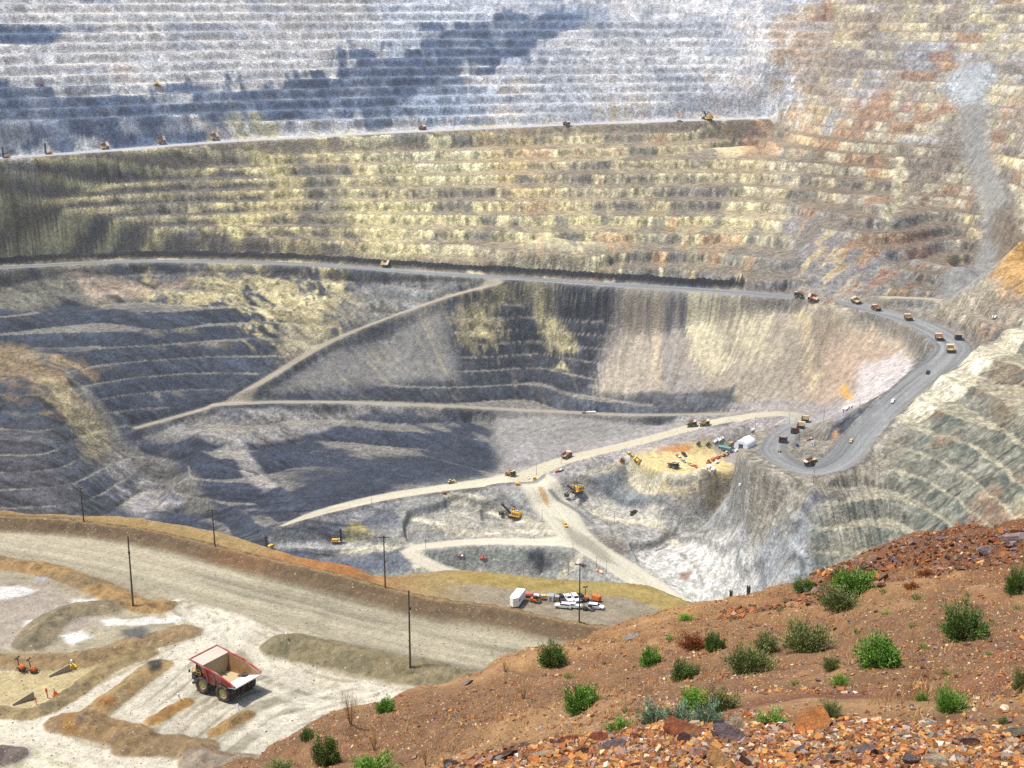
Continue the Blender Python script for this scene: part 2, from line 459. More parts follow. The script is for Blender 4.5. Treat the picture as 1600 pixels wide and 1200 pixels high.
# small scarps, pits and dumps of the pit floor
def mound(pts, w, h, soft=None, g=pit, y0=900, side=None):
    P = catmull(g.hits(pts, y0)[:, :2], max(w * 0.5, 1.0))
    d, _, s, _ = line_dist(g.X, g.Y, P, w * 1.2)
    prof = np.clip(1 - d / (w * 0.5), 0, 1)
    g.Z = g.Z + h * prof * (1 + 0.25 * fbm(g.X / (w * 0.6), g.Y / (w * 0.6), 2, 77))
    return prof
def step_down(pts, h, soft, y0=900, g=pit):
    sd = poly_sd(g.X + fbm(g.X / 30, g.Y / 30, 3, 88) * 8, g.Y + fbm(g.X / 30, g.Y / 30, 3, 89) * 8, g.hits(pts, y0)[:, :2], soft * 2 + 10)
    a = smooth(-soft, soft, sd); g.Z = g.Z + h * a; return a

def flatten(key, blend=9.0, extra=None):
    L = road_pts[key]
    d, E, s, arc = line_dist(Xg, Yg, L, 60)
    ex = 0 if extra is None else extra * (s > 0) * smooth(330, 250, Xg)
    bl_ = blend + (16 * smooth(-462, -472, E[..., 0]) if key == 'mid' else 0)
    w = 1 - smooth(0, bl_, d - E[..., 1] * 0.5 - ex)
    w[d > 1e8] = 0
    pit.Z = pit.Z * (1 - w) + (E[..., 0] + fbm(Xg / 9, Yg / 9, 2, 71) * 0.12) * w
    return d, E[..., 1] * 0.5, s, arc, w

scarp = []
scarp.append(step_down([(640, 800), (700, 778), (770, 780), (845, 815), (800, 825), (690, 830), (640, 838)], -9, 2.5))
scarp.append(step_down([(750, 785), (785, 778), (830, 800), (800, 812), (750, 812)], -5, 2.5))
scarp.append(step_down([(420, 845), (540, 836), (640, 842), (630, 862), (520, 885), (430, 880)], -8, 2.5))
scarp.append(step_down([(660, 862), (720, 850), (850, 854), (862, 880), (830, 905), (760, 900), (680, 876)], -10, 2.5))
scarp.append(step_down([(900, 755), (960, 770), (1060, 800), (1050, 830), (960, 822), (905, 790)], -6, 2.5))
scarp.append(step_down([(985, 850), (1060, 830), (1150, 850), (1230, 920), (1150, 985), (1080, 940), (1010, 890)], -7, 2.5))
pit.Z = pit.Z * (1 - pad) + (-509.0 + 0.4 * fbm(Xg / 12, Yg / 12, 3, 90)) * pad
for k_ in ('upper', 'ramp', 'bench', 'floor_low', 'floor_left', 'floor_main'):
    flatten(k_, {'upper': 22.0, 'ramp': 8.0, 'bench': 8.0}.get(k_, 20.0))
d_tr, hw_tr, _, _, w_tr = flatten('track', 10)
d_mid, hw_mid, side_mid, arc_mid, w_mid = flatten('mid', 10.0, 20.0)
# safety berms along the haul roads
def z_of(key): return line_dist(Xg, Yg, road_pts[key], 60)[1][..., 0]
def berms(key, h, w, sides=(1, -1), xr=(-9999, 9999), zmin=-9999, off=0.0):
    L = road_pts[key]
    d, E, s, arc = line_dist(Xg, Yg, L, 60)
    out = np.zeros_like(d)
    for sd in sides:
        e = np.clip(1 - np.abs(d - (E[..., 1] * 0.5 + w * 0.4 + off)) / (w * 0.5), 0, 1) * (s == sd) * (Xg > xr[0]) * (Xg < xr[1]) * (E[..., 0] > zmin)
        e[d > 1e8] = 0
        out = np.maximum(out, e)
    pit.Z = pit.Z + h * out * (0.8 + 0.3 * vnoise(arc / 15, s, 5))
    return out
b_mid = berms('mid', 2.6, 10, (1, -1), (300, 9999), -466)

b_dark = berms('mid', 12.0, 18, (1,), (-9999, 310), -369, 4.0)
z_mid = line_dist(Xg, Yg, road_pts['mid'], 60)[1][..., 0]
b_fl = berms('floor_left', 2.5, 9, (1,))
b_fm = np.zeros_like(b_mid)

# ---- rock colours
for i_ in range(3): pit.C[..., i_] = 0.2
P = Paint(pit, 0.80, 60.0, 900)
streak = fall(12, 90, 4, 301) * 0.6 + along(14, 30, 4, 311, pit.Z) * 0.5
steepw = np.clip(talus + fan2 + chute, 0, 1)
streak2 = fall(5, 50, 3, 302) * (0.35 + 0.65 * steepw) + along(6, 14, 3, 312, pit.Z) * 0.65 * (1 - steepw)
blotch = fbm(Xg / 70, Yg / 70, 4, 303)
fine = along(4, 6, 3, 304, pit.Z) + 0.5 * fbm(Xg / 18, Yg / 18, 3, 305)
run = vnoise(sarc / 34, kidx * 1.7, 306) - 0.5
cellb = vnoise((sarc + 25 * blotch) / 38, kidx * 3.1 + 0.35 * blotch, 305) * 0.6 + vnoise(sarc / 15, kidx * 5.3, 315) * 0.4 - 0.5           # colour changes from bench to bench
spill = vnoise(sarc / 9, kidx * 5.7, 306) * 0.65 + vnoise(sarc / 25, kidx * 2.7, 307) * 0.5
def full(c, a=None):
    P.blend(np.ones_like(base) if a is None else a, c)
full((128, 126, 120))
# far wall, upper tiers: pale dusted rock
up_w = smooth(-207, -199, base)
full((208, 205, 200), up_w)
P.poly([(-300, -200), (760, -200), (700, 60), (520, 110), (-300, 140)], (210, 206, 200), 40, 1.2, 0.8)
P.poly([(880, -60), (1210, -60), (1215, 180), (860, 190), (780, 140)], (206, 206, 206), 30, 0.8, 0.9)
P.poly([(600, -60), (900, -60), (820, 90), (560, 110)], (190, 200, 215), 40, 1.2, 0.7)
P.poly([(1260, -200), (1900, -200), (1900, 460), (1215, 460), (1205, 190)], (192, 182, 156), 60, 1.5, 1.0, 80, cellb * 1.6 + streak)
P.poly([(1225, 20), (1330, 0), (1420, 30), (1400, 110), (1330, 170), (1220, 185), (1150, 230), (1130, 190), (1210, 120)], (176, 146, 126), 30, 1.0, 0.6, 90, streak + cellb)
P.poly([(1100, 185), (1250, 180), (1330, 210), (1180, 260), (1060, 235)], (206, 176, 130), 30, 1.0, 0.65, 90, streak + cellb)
P.poly([(1400, -60), (1560, -60), (1480, 60), (1420, 160), (1370, 120)], (150, 138, 132), 30, 1.0, 0.6, 70, streak + cellb)
P.poly([(1560, 0), (1900, 0), (1900, 330), (1590, 300), (1545, 180)], (198, 186, 160), 30, 1.0, 0.6)
full((168, 170, 176), up_w * smooth(0.05, 0.5, run + 0.6 * streak + 0.3 * blotch) * 0.55)
full((196, 180, 164), up_w * smooth(0.2, 0.6, blotch - 0.4 * run) * 0.5)
full((226, 226, 224), up_w * smooth(0.25, 0.6, streak2 - 0.5 * blotch) * 0.6)
full((150, 158, 172), up_w * smooth(0.05, 0.2, fbm(sarc / 60, base / 40, 4, 353) * 0.8 + 0.35 * run) * 0.5)
full((158, 162, 170), up_w * smooth(0.02, 0.0, face) * bench_w * smooth(-0.1, 0.25, fbm(sarc / 50, base / 30, 3, 370)) * 0.75)
# blue-grey rock
P.poly([(-300, 140), (0, 137), (250, 134), (400, 128), (490, 110), (560, 82), (640, 74), (720, 50), (800, 20), (905, -10), (890, 40), (850, 68), (800, 96), (735, 112), (718, 150), (735, 178), (640, 192),
        (400, 204), (200, 224), (0, 238), (-300, 250)], (82, 100, 126), 7, 0.35, 0.93, 45, cellb * 2 + streak * 0.7)
bzone = region([(-300, 140), (250, 134), (490, 110), (720, 50), (905, -10), (850, 68), (735, 112), (735, 178), (640, 192), (400, 204), (0, 238)], 10)
full((146, 156, 172), bzone * smooth(0.10, 0.2, vnoise(sarc / 22, kidx * 3.9, 371) - 0.5 + 0.2 * blotch) * 0.55)
full((62, 78, 104), bzone * smooth(0.10, 0.2, vnoise(sarc / 15, kidx * 2.3, 372) - 0.55) * 0.6)
P.poly([(0, 40), (95, 44), (90, 62), (60, 84), (0, 66)], (84, 104, 134), 6, 0.25, 0.95, 20, cellb * 2)
P.poly([(820, 0), (980, 0), (930, 40), (860, 60)], (112, 128, 152), 14, 0.5, 0.6, 40, cellb * 2)
P.poly([(640, 165), (740, 120), (790, 150), (760, 185), (650, 192)], (168, 180, 196), 16, 0.6, 0.7, 40, streak + cellb)
P.poly([(-50, 160), (70, 165), (100, 200), (40, 235), (-50, 238)], (165, 172, 185), 16, 0.8, 0.7, 50, blotch)
# wall between upper and mid roads
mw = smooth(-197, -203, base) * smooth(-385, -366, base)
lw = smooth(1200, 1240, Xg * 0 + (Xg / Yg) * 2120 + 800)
full((140, 134, 120), mw * (1 - lw))
yel = smooth(0.0, 0.5, streak * 0.6 + blotch * 0.7 + cellb * 0.9 + 0.30)
P.poly([(360, 215), (800, 200), (1090, 195), (1200, 230), (1220, 330), (1180, 420), (800, 425), (620, 405), (560, 330), (420, 300)], (208, 197, 150), 40, 0.8, 0.95, 60, streak + cellb)
P.poly([(580, 205), (740, 200), (760, 240), (680, 260), (560, 240)], (214, 206, 172), 30, 0.8, 0.7, 40, streak)
P.poly([(760, 200), (1100, 195), (1240, 250), (1200, 330), (900, 330), (760, 300)], (194, 178, 142), 40, 0.8, 0.7, 50, cellb * 1.5 + streak)
P.poly([(740, 205), (830, 205), (880, 320), (800, 330)], (208, 182, 128), 14, 0.7, 0.6, 30, streak)
P.poly([(620, 365), (1100, 380), (1240, 400), (1240, 455), (620, 420)], (140, 134, 118), 30, 0.8, 0.75, 60, streak * 1.3)
P.poly([(820, 255), (1000, 250), (1200, 290), (1190, 320), (850, 300)], (150, 146, 130), 14, 0.5, 0.5, 40, cellb * 2)
P.poly([(1230, 250), (1420, 240), (1440, 330), (1230, 340)], (178, 170, 150), 25, 1.0, 0.6)
P.poly([(1205, 265), (1260, 262), (1300, 300), (1240, 310)], (216, 206, 176), 12, 0.5, 0.85, 20, streak)
P.poly([(1230, 330), (1300, 325), (1460, 455), (1210, 455), (1215, 400)], (135, 134, 138), 22, 0.8, 0.85, 60, streak * 1.4)
P.poly([(1340, 330), (1480, 330), (1500, 460), (1400, 455)], (140, 140, 142), 22, 0.8, 0.7, 40, streak)
P.poly([(1190, 340), (1225, 345), (1230, 420), (1180, 410)], (196, 188, 160), 12, 0.6, 0.6, 30, streak2)
b3 = fbm(Xg / 95, Yg / 95, 4, 350); b4 = fbm(sarc / 40, base / 45, 4, 351); b5 = fbm(sarc / 16, base / 40, 4, 352)
bandA = vnoise((sarc + 20 * blotch) / 42, kidx * 7.13, 360) - 0.5; bandB = vnoise((sarc + 10 * blotch) / 17, kidx * 3.37, 361) - 0.5
b4 = b4 * 0.5 + bandA * 1.0; b5 = b5 * 0.5 + bandB * 1.0
full((112, 110, 108), mw * smooth(0.08, 0.18, b3 * 0.5 + b4 * 0.6 + 0.15 * smooth(-300, -360, base)) * 0.75)
full((226, 214, 170), mw * smooth(0.16, 0.30, b5 * 0.8 - b3 * 0.4) * smooth(1240, 1100, (Xg / Yg) * 2120 + 800) * 0.75)
full((176, 136, 104), mw * smooth(0.20, 0.34, -b4 * 0.7 + b5 * 0.4) * smooth(640, 900, (Xg / Yg) * 2120 + 800) * 0.65)
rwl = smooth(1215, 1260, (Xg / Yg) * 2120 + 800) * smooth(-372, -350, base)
full((140, 130, 118), rwl * smooth(0.05, 0.2, b3 * 0.5 + b4 * 0.6) * 0.75)
full((214, 202, 160), rwl * smooth(0.12, 0.26, b5 * 0.7 - b4 * 0.5) * 0.6)
full((158, 112, 86), rwl * smooth(0.12, 0.26, -b3 * 0.6 + b5 * 0.5) * 0.65)
# left part: dark slate with yellow spill
P.poly([(-300, 240), (0, 262), (250, 240), (470, 225), (530, 300), (560, 400), (200, 405), (-300, 430)], (98, 94, 88), 30, 0.8, 0.95)
lmask = region([(-300, 250), (0, 255), (280, 238), (520, 222), (640, 300), (640, 408), (200, 402), (-300, 425)], 30)
ysp = smooth(0.0, 0.25, spill * 1.05 + 0.22 * blotch - 0.16 - 0.50 * (1 - face)) * (0.55 + 0.45 * (face > 0.02))
full((176, 162, 122), lmask * smooth(0.0, 0.2, b5 * 0.8 + b4 * 0.4) * 0.65)
full((194, 180, 134), lmask * ysp * 0.9)
lft = region([(-150, 256), (60, 250), (260, 240), (420, 232), (400, 400), (240, 402), (-150, 418)], 25)
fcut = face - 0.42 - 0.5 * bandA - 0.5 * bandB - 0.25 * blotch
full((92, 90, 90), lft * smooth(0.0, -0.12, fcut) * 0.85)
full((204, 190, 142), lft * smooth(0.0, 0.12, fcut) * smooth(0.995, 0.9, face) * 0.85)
P.poly([(335, 345), (395, 315), (440, 320), (420, 345), (360, 378)], (198, 186, 134), 10, 0.4, 0.9, 20, streak)
P.poly([(380, 230), (440, 225), (470, 320), (440, 330)], (190, 178, 128), 14, 0.6, 0.8, 30, streak)
P.poly([(200, 300), (330, 260), (360, 330), (300, 390), (180, 385)], (92, 92, 94), 18, 0.8, 0.6, 50, streak + cellb)
P.poly([(0, 280), (60, 300), (120, 380), (60, 405), (0, 400)], (150, 132, 98), 20, 0.8, 0.6, 40, streak)
P.poly([(0, 262), (30, 262), (60, 300), (20, 300)], (165, 165, 165), 10, 0.4, 0.7)
P.poly([(560, 310), (680, 320), (640, 400), (580, 390)], (206, 196, 146), 22, 0.8, 0.8, 50, streak2)
P.poly([(480, 235), (540, 232), (560, 330), (500, 360), (470, 300)], (118, 116, 106), 18, 0.7, 0.6, 40, streak)
full((124, 112, 96), mw * (1 - lmask * 0.4) * smooth(0.02, 0.0, face) * bench_w * 0.75)  # grey-brown berms, darkened further to paint in shadow lines under the bench crests
full((134, 120, 102), rwl * smooth(0.02, 0.0, face) * bench_w * 0.6)  # thin shadows under the faces, painted as darker berm lines
# right chute and orange hill
full((146, 145, 142), chute * 1.0)
P.line([(1515, 110), (1520, 220), (1560, 330), (1545, 420)], 22, (150, 148, 142), 8, 0.2, 0.8, streak2, 8)
P.line([(1405, 250), (1400, 320), (1385, 345)], 14, (205, 196, 165), 5, 0.2, 0.8, streak2, 6)
P.poly([(1480, 100), (1545, 95), (1540, 180), (1500, 175)], (176, 182, 186), 10, 0.5, 0.8, 20, streak2)
P.poly([(1560, 320), (1610, 320), (1610, 380), (1555, 440)], (128, 112, 92), 10, 0.4, 0.8)
full((198, 156, 92), orange_hill * np.clip(0.85 + 0.5 * streak, 0, 1))
P.poly([(1430, 455), (1545, 430), (1600, 470), (1640, 520), (1540, 520), (1440, 475)], (166, 156, 138), 18, 0.6, 0.9)
P.poly([(1260, 455), (1440, 462), (1540, 500), (1480, 520), (1400, 480)], (158, 148, 130), 14, 0.5, 0.85)
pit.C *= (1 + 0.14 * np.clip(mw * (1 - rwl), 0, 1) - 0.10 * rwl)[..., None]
# ---- below the mid road
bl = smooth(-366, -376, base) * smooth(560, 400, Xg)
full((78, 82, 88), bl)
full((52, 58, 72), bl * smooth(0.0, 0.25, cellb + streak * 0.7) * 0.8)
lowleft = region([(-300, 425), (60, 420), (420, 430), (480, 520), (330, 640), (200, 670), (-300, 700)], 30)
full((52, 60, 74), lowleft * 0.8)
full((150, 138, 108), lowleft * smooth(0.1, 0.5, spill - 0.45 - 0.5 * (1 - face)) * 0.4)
P.poly([(-50, 420), (150, 415), (360, 418), (300, 440), (100, 470), (-50, 500)], (128, 124, 108), 22, 0.8, 0.7, 50, streak)
P.poly([(110, 425), (290, 418), (250, 452), (150, 455)], (176, 156, 136), 14, 0.5, 0.75, 30, streak)
P.poly([(250, 425), (400, 420), (540, 430), (560, 470), (520, 530), (460, 530), (380, 470), (280, 465)], (164, 152, 114), 22, 0.7, 0.85, 70, streak2 * 1.3 + cellb)
P.poly([(380, 440), (510, 435), (500, 490), (420, 500)], (196, 184, 140), 14, 0.5, 0.7, 60, streak2 + cellb)
P.poly([(440, 520), (530, 515), (510, 545), (450, 560)], (166, 156, 130), 12, 0.5, 0.9)
P.poly([(520, 440), (760, 430), (700, 470), (560, 520)], (134, 130, 118), 22, 0.7, 0.8, 50, streak)
P.poly([(560, 440), (740, 440), (660, 478), (600, 480)], (118, 122, 126), 16, 0.6, 0.6)
full((128, 126, 122), fan2)
full((164, 154, 126), fan2 * smooth(0.15, 0.6, streak2 + streak * 0.6) * 0.7)
dk = region([(715, 455), (800, 440), (960, 455), (985, 470), (940, 600), (820, 635), (540, 630), (560, 608), (720, 600)], 12)
full((56, 60, 68), dk * 0.95)
full((116, 112, 98), dk * smooth(0.1, 0.6, streak + cellb) * 0.5)
P.poly([(700, 490), (745, 450), (800, 440), (800, 475), (775, 520), (720, 520)], (160, 148, 112), 8, 0.4, 0.55, 30, streak2 + cellb * 2)
P.poly([(735, 520), (752, 500), (772, 522)], (186, 172, 128), 3, 0.1, 0.95)
P.poly([(735, 500), (750, 482), (765, 500)], (180, 168, 126), 3, 0.1, 0.9)
P.poly([(814, 445), (840, 440), (860, 500), (900, 555), (870, 565), (840, 510)], (172, 162, 124), 5, 0.2, 0.9, 8, streak2)
P.poly([(862, 582), (875, 568), (888, 582)], (176, 166, 132), 2, 0.1, 0.9)
P.poly([(850, 440), (900, 445), (880, 490)], (160, 150, 120), 6, 0.3, 0.7, 12, streak2)
# talus fan
full((166, 155, 138), talus)
full((190, 182, 150), talus * smooth(-0.1, 0.5, streak + streak2 * 0.6 + smooth(-430, -370, base) * 0.5 - 0.2) * 0.5)
P.poly([(955, 500), (1080, 480), (1080, 612), (930, 615)], (150, 144, 140), 14, 0.5, 0.75, 25, streak2)
P.poly([(1280, 490), (1425, 520), (1420, 560), (1330, 610), (1290, 640), (1275, 600)], (178, 152, 130), 14, 0.5, 0.6, 25, streak)
P.poly([(1270, 480), (1320, 490), (1285, 560), (1270, 600)], (140, 126, 108), 8, 0.4, 0.6, 20, streak2)
P.poly([(1040, 478), (1062, 476), (1056, 510), (1046, 530)], (104, 104, 106), 3, 0.15, 0.9, 6, streak2)
P.poly([(1066, 470), (1090, 472), (1086, 500), (1072, 530)], (98, 100, 104), 3, 0.15, 0.9, 6, streak2)
P.poly([(1010, 462), (1020, 462), (1016, 480)], (100, 100, 104), 2, 0.1, 0.9)
P.line([(1010, 470), (1020, 540), (1040, 600)], 2.5, (110, 102, 96), 1.5, 0.05, 0.7)
P.poly([(1100, 480), (1200, 478), (1190, 530), (1100, 520)], (192, 184, 154), 14, 0.5, 0.6, 30, streak2)
P.poly([(1086, 472), (1112, 474), (1150, 560), (1110, 590), (1085, 560), (1080, 510)], (206, 196, 164), 5, 0.2, 0.8, 12, streak2)
P.poly([(985, 466), (1008, 466), (1030, 560), (1045, 612), (932, 612), (950, 560)], (176, 164, 144), 5, 0.15, 0.7, 10, streak2)
P.poly([(1160, 480), (1200, 482), (1215, 560), (1180, 570)], (200, 190, 158), 8, 0.3, 0.6, 20, streak2)
P.poly([(1240, 486), (1262, 488), (1278, 590), (1268, 610)], (204, 186, 150), 4, 0.15, 0.8, 10, streak2)
P.poly([(1020, 470), (1034, 470), (1040, 540), (1032, 600)], (190, 176, 146), 3, 0.15, 0.7, 8, streak2)
P.poly([(1330, 615), (1350, 580), (1420, 548), (1430, 570), (1370, 620), (1335, 640)], (196, 188, 184), 8, 0.4, 0.9, 14, blotch)
P.poly([(1270, 645), (1310, 625), (1330, 640), (1300, 660)], (146, 144, 152), 8, 0.3, 0.8)
P.poly([(1310, 606), (1322, 603), (1334, 626), (1320, 622)], (206, 160, 84), 3, 0.1, 0.95)
P.poly([(1290, 690), (1312, 668), (1318, 682), (1296, 700)], (204, 150, 102), 4, 0.2, 0.7)
P.poly([(1000, 612), (1150, 606), (1150, 628), (1080, 640), (960, 640)], (86, 88, 92), 4, 0.2, 0.9, 8, streak2)
# lower left
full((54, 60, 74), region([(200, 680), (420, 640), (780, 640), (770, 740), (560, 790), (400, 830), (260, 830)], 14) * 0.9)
P.poly([(225, 670), (330, 640), (430, 632), (640, 630), (700, 636), (560, 650), (400, 690), (270, 708)], (140, 136, 130), 5, 0.3, 0.85, 10, blotch)
P.poly([(340, 640), (380, 640), (370, 660), (330, 658)], (94, 98, 104), 5, 0.3, 0.8)
P.poly([(170, 690), (225, 680), (235, 712), (180, 735), (150, 715)], (142, 138, 132), 6, 0.4, 0.8, 12, blotch)
P.poly([(340, 700), (375, 690), (400, 730), (430, 765), (395, 770), (365, 720)], (156, 151, 146), 5, 0.3, 0.85, 10, blotch)
P.poly([(-50, 530), (30, 540), (110, 590), (150, 640), (100, 660), (30, 620), (-50, 600)], (150, 128, 94), 16, 0.7, 0.75, 40, streak + cellb)
P.poly([(50, 600), (130, 620), (170, 690), (130, 710), (90, 660)], (162, 150, 116), 14, 0.5, 0.65, 30, streak)
P.poly([(-50, 640), (60, 680), (130, 760), (100, 810), (-50, 810)], (82, 80, 84), 18, 0.7, 0.85)
P.poly([(60, 560), (110, 580), (260, 720), (330, 790), (290, 800), (200, 720)], (116, 112, 104), 7, 0.3, 0.8)
P.poly([(170, 740), (230, 740), (270, 800), (200, 800)], (176, 170, 166), 10, 0.5, 0.6, 20, streak)
full((144, 141, 136), purple)
P.poly([(780, 705), (830, 690), (850, 715), (800, 740)], (164, 158, 158), 8, 0.4, 0.6)
# pit floor
full((150, 149, 142), floorz)
P.poly([(640, 838), (700, 785), (770, 780), (840, 812), (870, 838), (700, 842)], (168, 163, 148), 8, 0.3, 0.9, 14, blotch)
P.poly([(420, 830), (540, 800), (640, 790), (640, 838), (540, 840)], (98, 104, 114), 8, 0.3, 0.9, 10, blotch)
P.poly([(420, 862), (640, 850), (635, 890), (540, 905), (430, 890)], (92, 98, 110), 6, 0.2, 0.9)
P.poly([(420, 850), (530, 842), (630, 846), (625, 856), (520, 862), (425, 866)], (166, 164, 160), 4, 0.15, 0.95)
P.poly([(545, 815), (560, 818), (590, 838), (530, 842)], (160, 148, 96), 4, 0.15, 0.85)
P.poly([(470, 800), (600, 790), (630, 780), (560, 815), (480, 822)], (170, 166, 166), 5, 0.2, 0.7)
P.poly([(755, 790), (775, 782), (780, 806), (765, 808)], (200, 200, 198), 4, 0.2, 0.9)
P.poly([(740, 800), (760, 780), (800, 778), (835, 800), (800, 814), (760, 815)], (118, 118, 122), 5, 0.3, 0.6)
P.poly([(670, 862), (730, 852), (820, 856), (830, 880), (760, 876)], (146, 150, 136), 5, 0.2, 0.85)
P.poly([(824, 862), (848, 858), (866, 880), (850, 896), (838, 886), (826, 880)], (62, 64, 72), 2.5, 0.12, 0.95)
P.poly([(640, 870), (740, 888), (820, 910), (700, 905), (640, 885)], (168, 164, 156), 8, 0.3, 0.8)
P.poly([(560, 895), (640, 880), (690, 900), (640, 930), (560, 915)], (150, 156, 142), 8, 0.3, 0.8)
P.poly([(900, 745), (960, 735), (1010, 745), (1110, 780), (1100, 800), (1040, 800), (960, 772)], (126, 132, 136), 6, 0.3, 0.9, 14, blotch)
P.poly([(910, 730), (960, 715), (985, 740), (950, 760), (915, 745)], (136, 142, 148), 6, 0.3, 0.8)
P.poly([(890, 770), (960, 775), (1050, 805), (1040, 822), (960, 815), (905, 795)], (186, 182, 170), 6, 0.3, 0.9)
P.poly([(950, 815), (1060, 800), (1120, 800), (1100, 850), (990, 860), (930, 830)], (168, 164, 158), 10, 0.5, 0.8, 20, blotch)
P.poly([(985, 850), (1060, 835), (1150, 850), (1240, 930), (1170, 1000), (1080, 960), (1010, 890)], (206, 204, 196), 8, 0.3, 0.95)
P.poly([(925, 830), (960, 850), (985, 880), (960, 885), (930, 850)], (128, 118, 106), 6, 0.3, 0.8)
P.line([(1025, 860), (1060, 845), (1105, 832)], 3, (104, 98, 92), 1.5, 0.05, 0.85)
P.line([(990, 862), (1040, 858), (1080, 880), (1100, 915)], 3, (112, 106, 100), 2, 0.05, 0.6)
P.poly([(1060, 895), (1078, 893), (1074, 905), (1058, 904)], (150, 118, 98), 2, 0.1, 0.9)
P.poly([(1110, 770), (1180, 790), (1240, 870), (1260, 930), (1150, 850), (1090, 800)], (168, 170, 172), 12, 0.5, 0.9, 30, streak)
full((214, 194, 140), pad)
P.poly([(1010, 697), (1060, 693), (1082, 698), (1075, 706), (1030, 706)], (206, 140, 72), 2.5, 0.1, 0.9)
P.poly([(950, 722), (985, 700), (1100, 670), (1200, 652), (1228, 660), (1190, 684), (1110, 692), (1060, 692), (1000, 702), (965, 730)], (160, 154, 150), 5, 0.2, 0.95)
P.line([(985, 730), (1040, 762), (1110, 758), (1112, 745), (1060, 722)], 5, (222, 204, 160), 3, 0.05, 0.9)
P.poly([(1040, 770), (1120, 762), (1120, 790), (1060, 785)], (196, 182, 160), 8, 0.3, 0.8)
# spur under the switchback
P.poly([(1120, 750), (1170, 705), (1215, 730), (1275, 762), (1240, 830), (1150, 800)], (168, 152, 126), 14, 0.5, 0.9, 30, streak)
P.poly([(1150, 745), (1170, 735), (1200, 770), (1190, 800), (1165, 780)], (184, 142, 92), 8, 0.4, 0.75, 20, streak)
P.poly([(1140, 800), (1230, 800), (1300, 860), (1250, 930), (1180, 870)], (158, 162, 164), 16, 0.7, 0.8, 40, streak)
P.poly([(1160, 770), (1200, 790), (1190, 830), (1140, 800)], (126, 132, 112), 12, 0.6, 0.6, 30, streak)
# right wall: grey-green with rust and pale spill
rw = region([(1490, 560), (1620, 500), (1900, 450), (1900, 1000), (1350, 1000), (1260, 840), (1320, 770), (1400, 660)], 14)
full((128, 127, 113), rw * 0.95)
full((86, 94, 86), rw * smooth(0.0, 0.2, streak * 0.8 + blotch * 0.5 + 0.5 * (face - 0.5)) * 0.75)
full((150, 122, 98), rw * smooth(0.2, 0.4, blotch + cellb * 0.5) * 0.65)
full((190, 180, 146), rw * smooth(0.3, 0.5, -blotch * 0.6 + streak2 * 0.5 + (face < 0.03) * 0.25) * 0.5)
P.poly([(1570, 560), (1640, 560), (1640, 680), (1560, 650), (1540, 600)], (136, 116, 92), 16, 0.7, 0.6, 40, streak)
P.poly([(1480, 575), (1560, 525), (1620, 492), (1620, 510), (1560, 560), (1470, 640), (1440, 660), (1410, 650)], (216, 208, 184), 8, 0.4, 0.95, 18, streak2)
P.poly([(1375, 660), (1395, 655), (1380, 705), (1368, 710)], (222, 220, 210), 3, 0.2, 0.9, 6, streak2)
P.poly([(1280, 800), (1320, 790), (1340, 860), (1330, 890)], (170, 164, 146), 10, 0.5, 0.6)
P.poly([(1555, 790), (1640, 760), (1640, 850), (1580, 850)], (190, 178, 140), 12, 0.6, 0.5, 30, streak)
# benches: light dust on berms of the dark rock
full((158, 152, 138), bl * smooth(0.03, 0.0, face) * bench_w * smooth(-0.3, 0.1, blotch + cellb) * 0.6 * (1 - right) * (1 - 0.15 * lowleft))
full((190, 182, 154), rw * smooth(0.03, 0.0, face) * bench_w * 0.55)
# roads
def road_col(key, c, soft=3.0, op=1.0, grow=0.0, tracks=0.10):
    L = road_pts[key]
    d, E, s, arc = line_dist(Xg, Yg, L, 60)
    a = smooth(soft, -soft, d - E[..., 1] * 0.5 - grow) * op; a[d > 1e8] = 0
    lane = fbm(s * d / 4.0, arc / 140.0, 3, 400)
    cc = lin(c) * 0.80
    pit.C = pit.C * (1 - a[..., None]) + (cc * (1 + tracks * 2 * lane)[..., None]) * a[..., None]
rim = smooth(48, 30, d_mid - hw_mid) * (d_mid < 1e8) * smooth(-418, -430, z_mid)
full((150, 143, 128), rim * smooth(-470, -462, z_mid) * smooth(230, 250, Xg) * 0.9)
full((120, 116, 106), rim * smooth(-470, -462, z_mid) * smooth(0.05, 0.25, streak + blotch * 0.6) * 0.6)
full((160, 154, 150), smooth(34, 20, d_mid - hw_mid) * (d_mid < 1e8) * smooth(-462, -470, z_mid) * (side_mid != 0) * 0.8)
for pts_, w_ in (([(700, 775), (760, 792), (830, 818), (872, 838)], 9), ([(905, 872), (880, 900), (845, 930)], 9), ([(650, 884), (720, 893), (800, 915)], 8), ([(540, 858), (640, 850)], 8), ([(930, 800), (1010, 815), (1060, 850)], 10), ([(650, 812), (720, 832), (840, 830)], 7), ([(985, 722), (1030, 750), (1105, 752)], 7), ([(905, 745), (960, 728), (985, 712)], 7)):
    P.line(pts_, w_, (204, 196, 172), 2, 0.05, 0.9)
P.line([(1545, 420), (1500, 455), (1420, 468), (1330, 466)], 18, (150, 148, 144), 5, 0.1, 0.85)
for sc_ in scarp: full((112, 112, 112), 4 * sc_ * (1 - sc_) * 0.6)
road_col('upper', (188, 190, 196), op=0.85)
road_col('ramp', (168, 158, 138), op=0.9)
road_col('bench', (168, 160, 142), op=0.85)
road_col('track', (196, 184, 154), op=0.9)
road_col('floor_left', (206, 198, 174))
road_col('floor_low', (210, 202, 180))
road_col('floor_main', (208, 202, 180))
full((128, 122, 114), np.clip(b_mid * 1.6, 0, 1) * 0.85)
full((120, 116, 112), np.clip(b_fl * 1.6, 0, 1) * 0.8)
full((36, 38, 46), np.clip(b_dark * 2.5, 0, 1) * smooth(16, 14, pit.Z - z_mid) * 0.97)
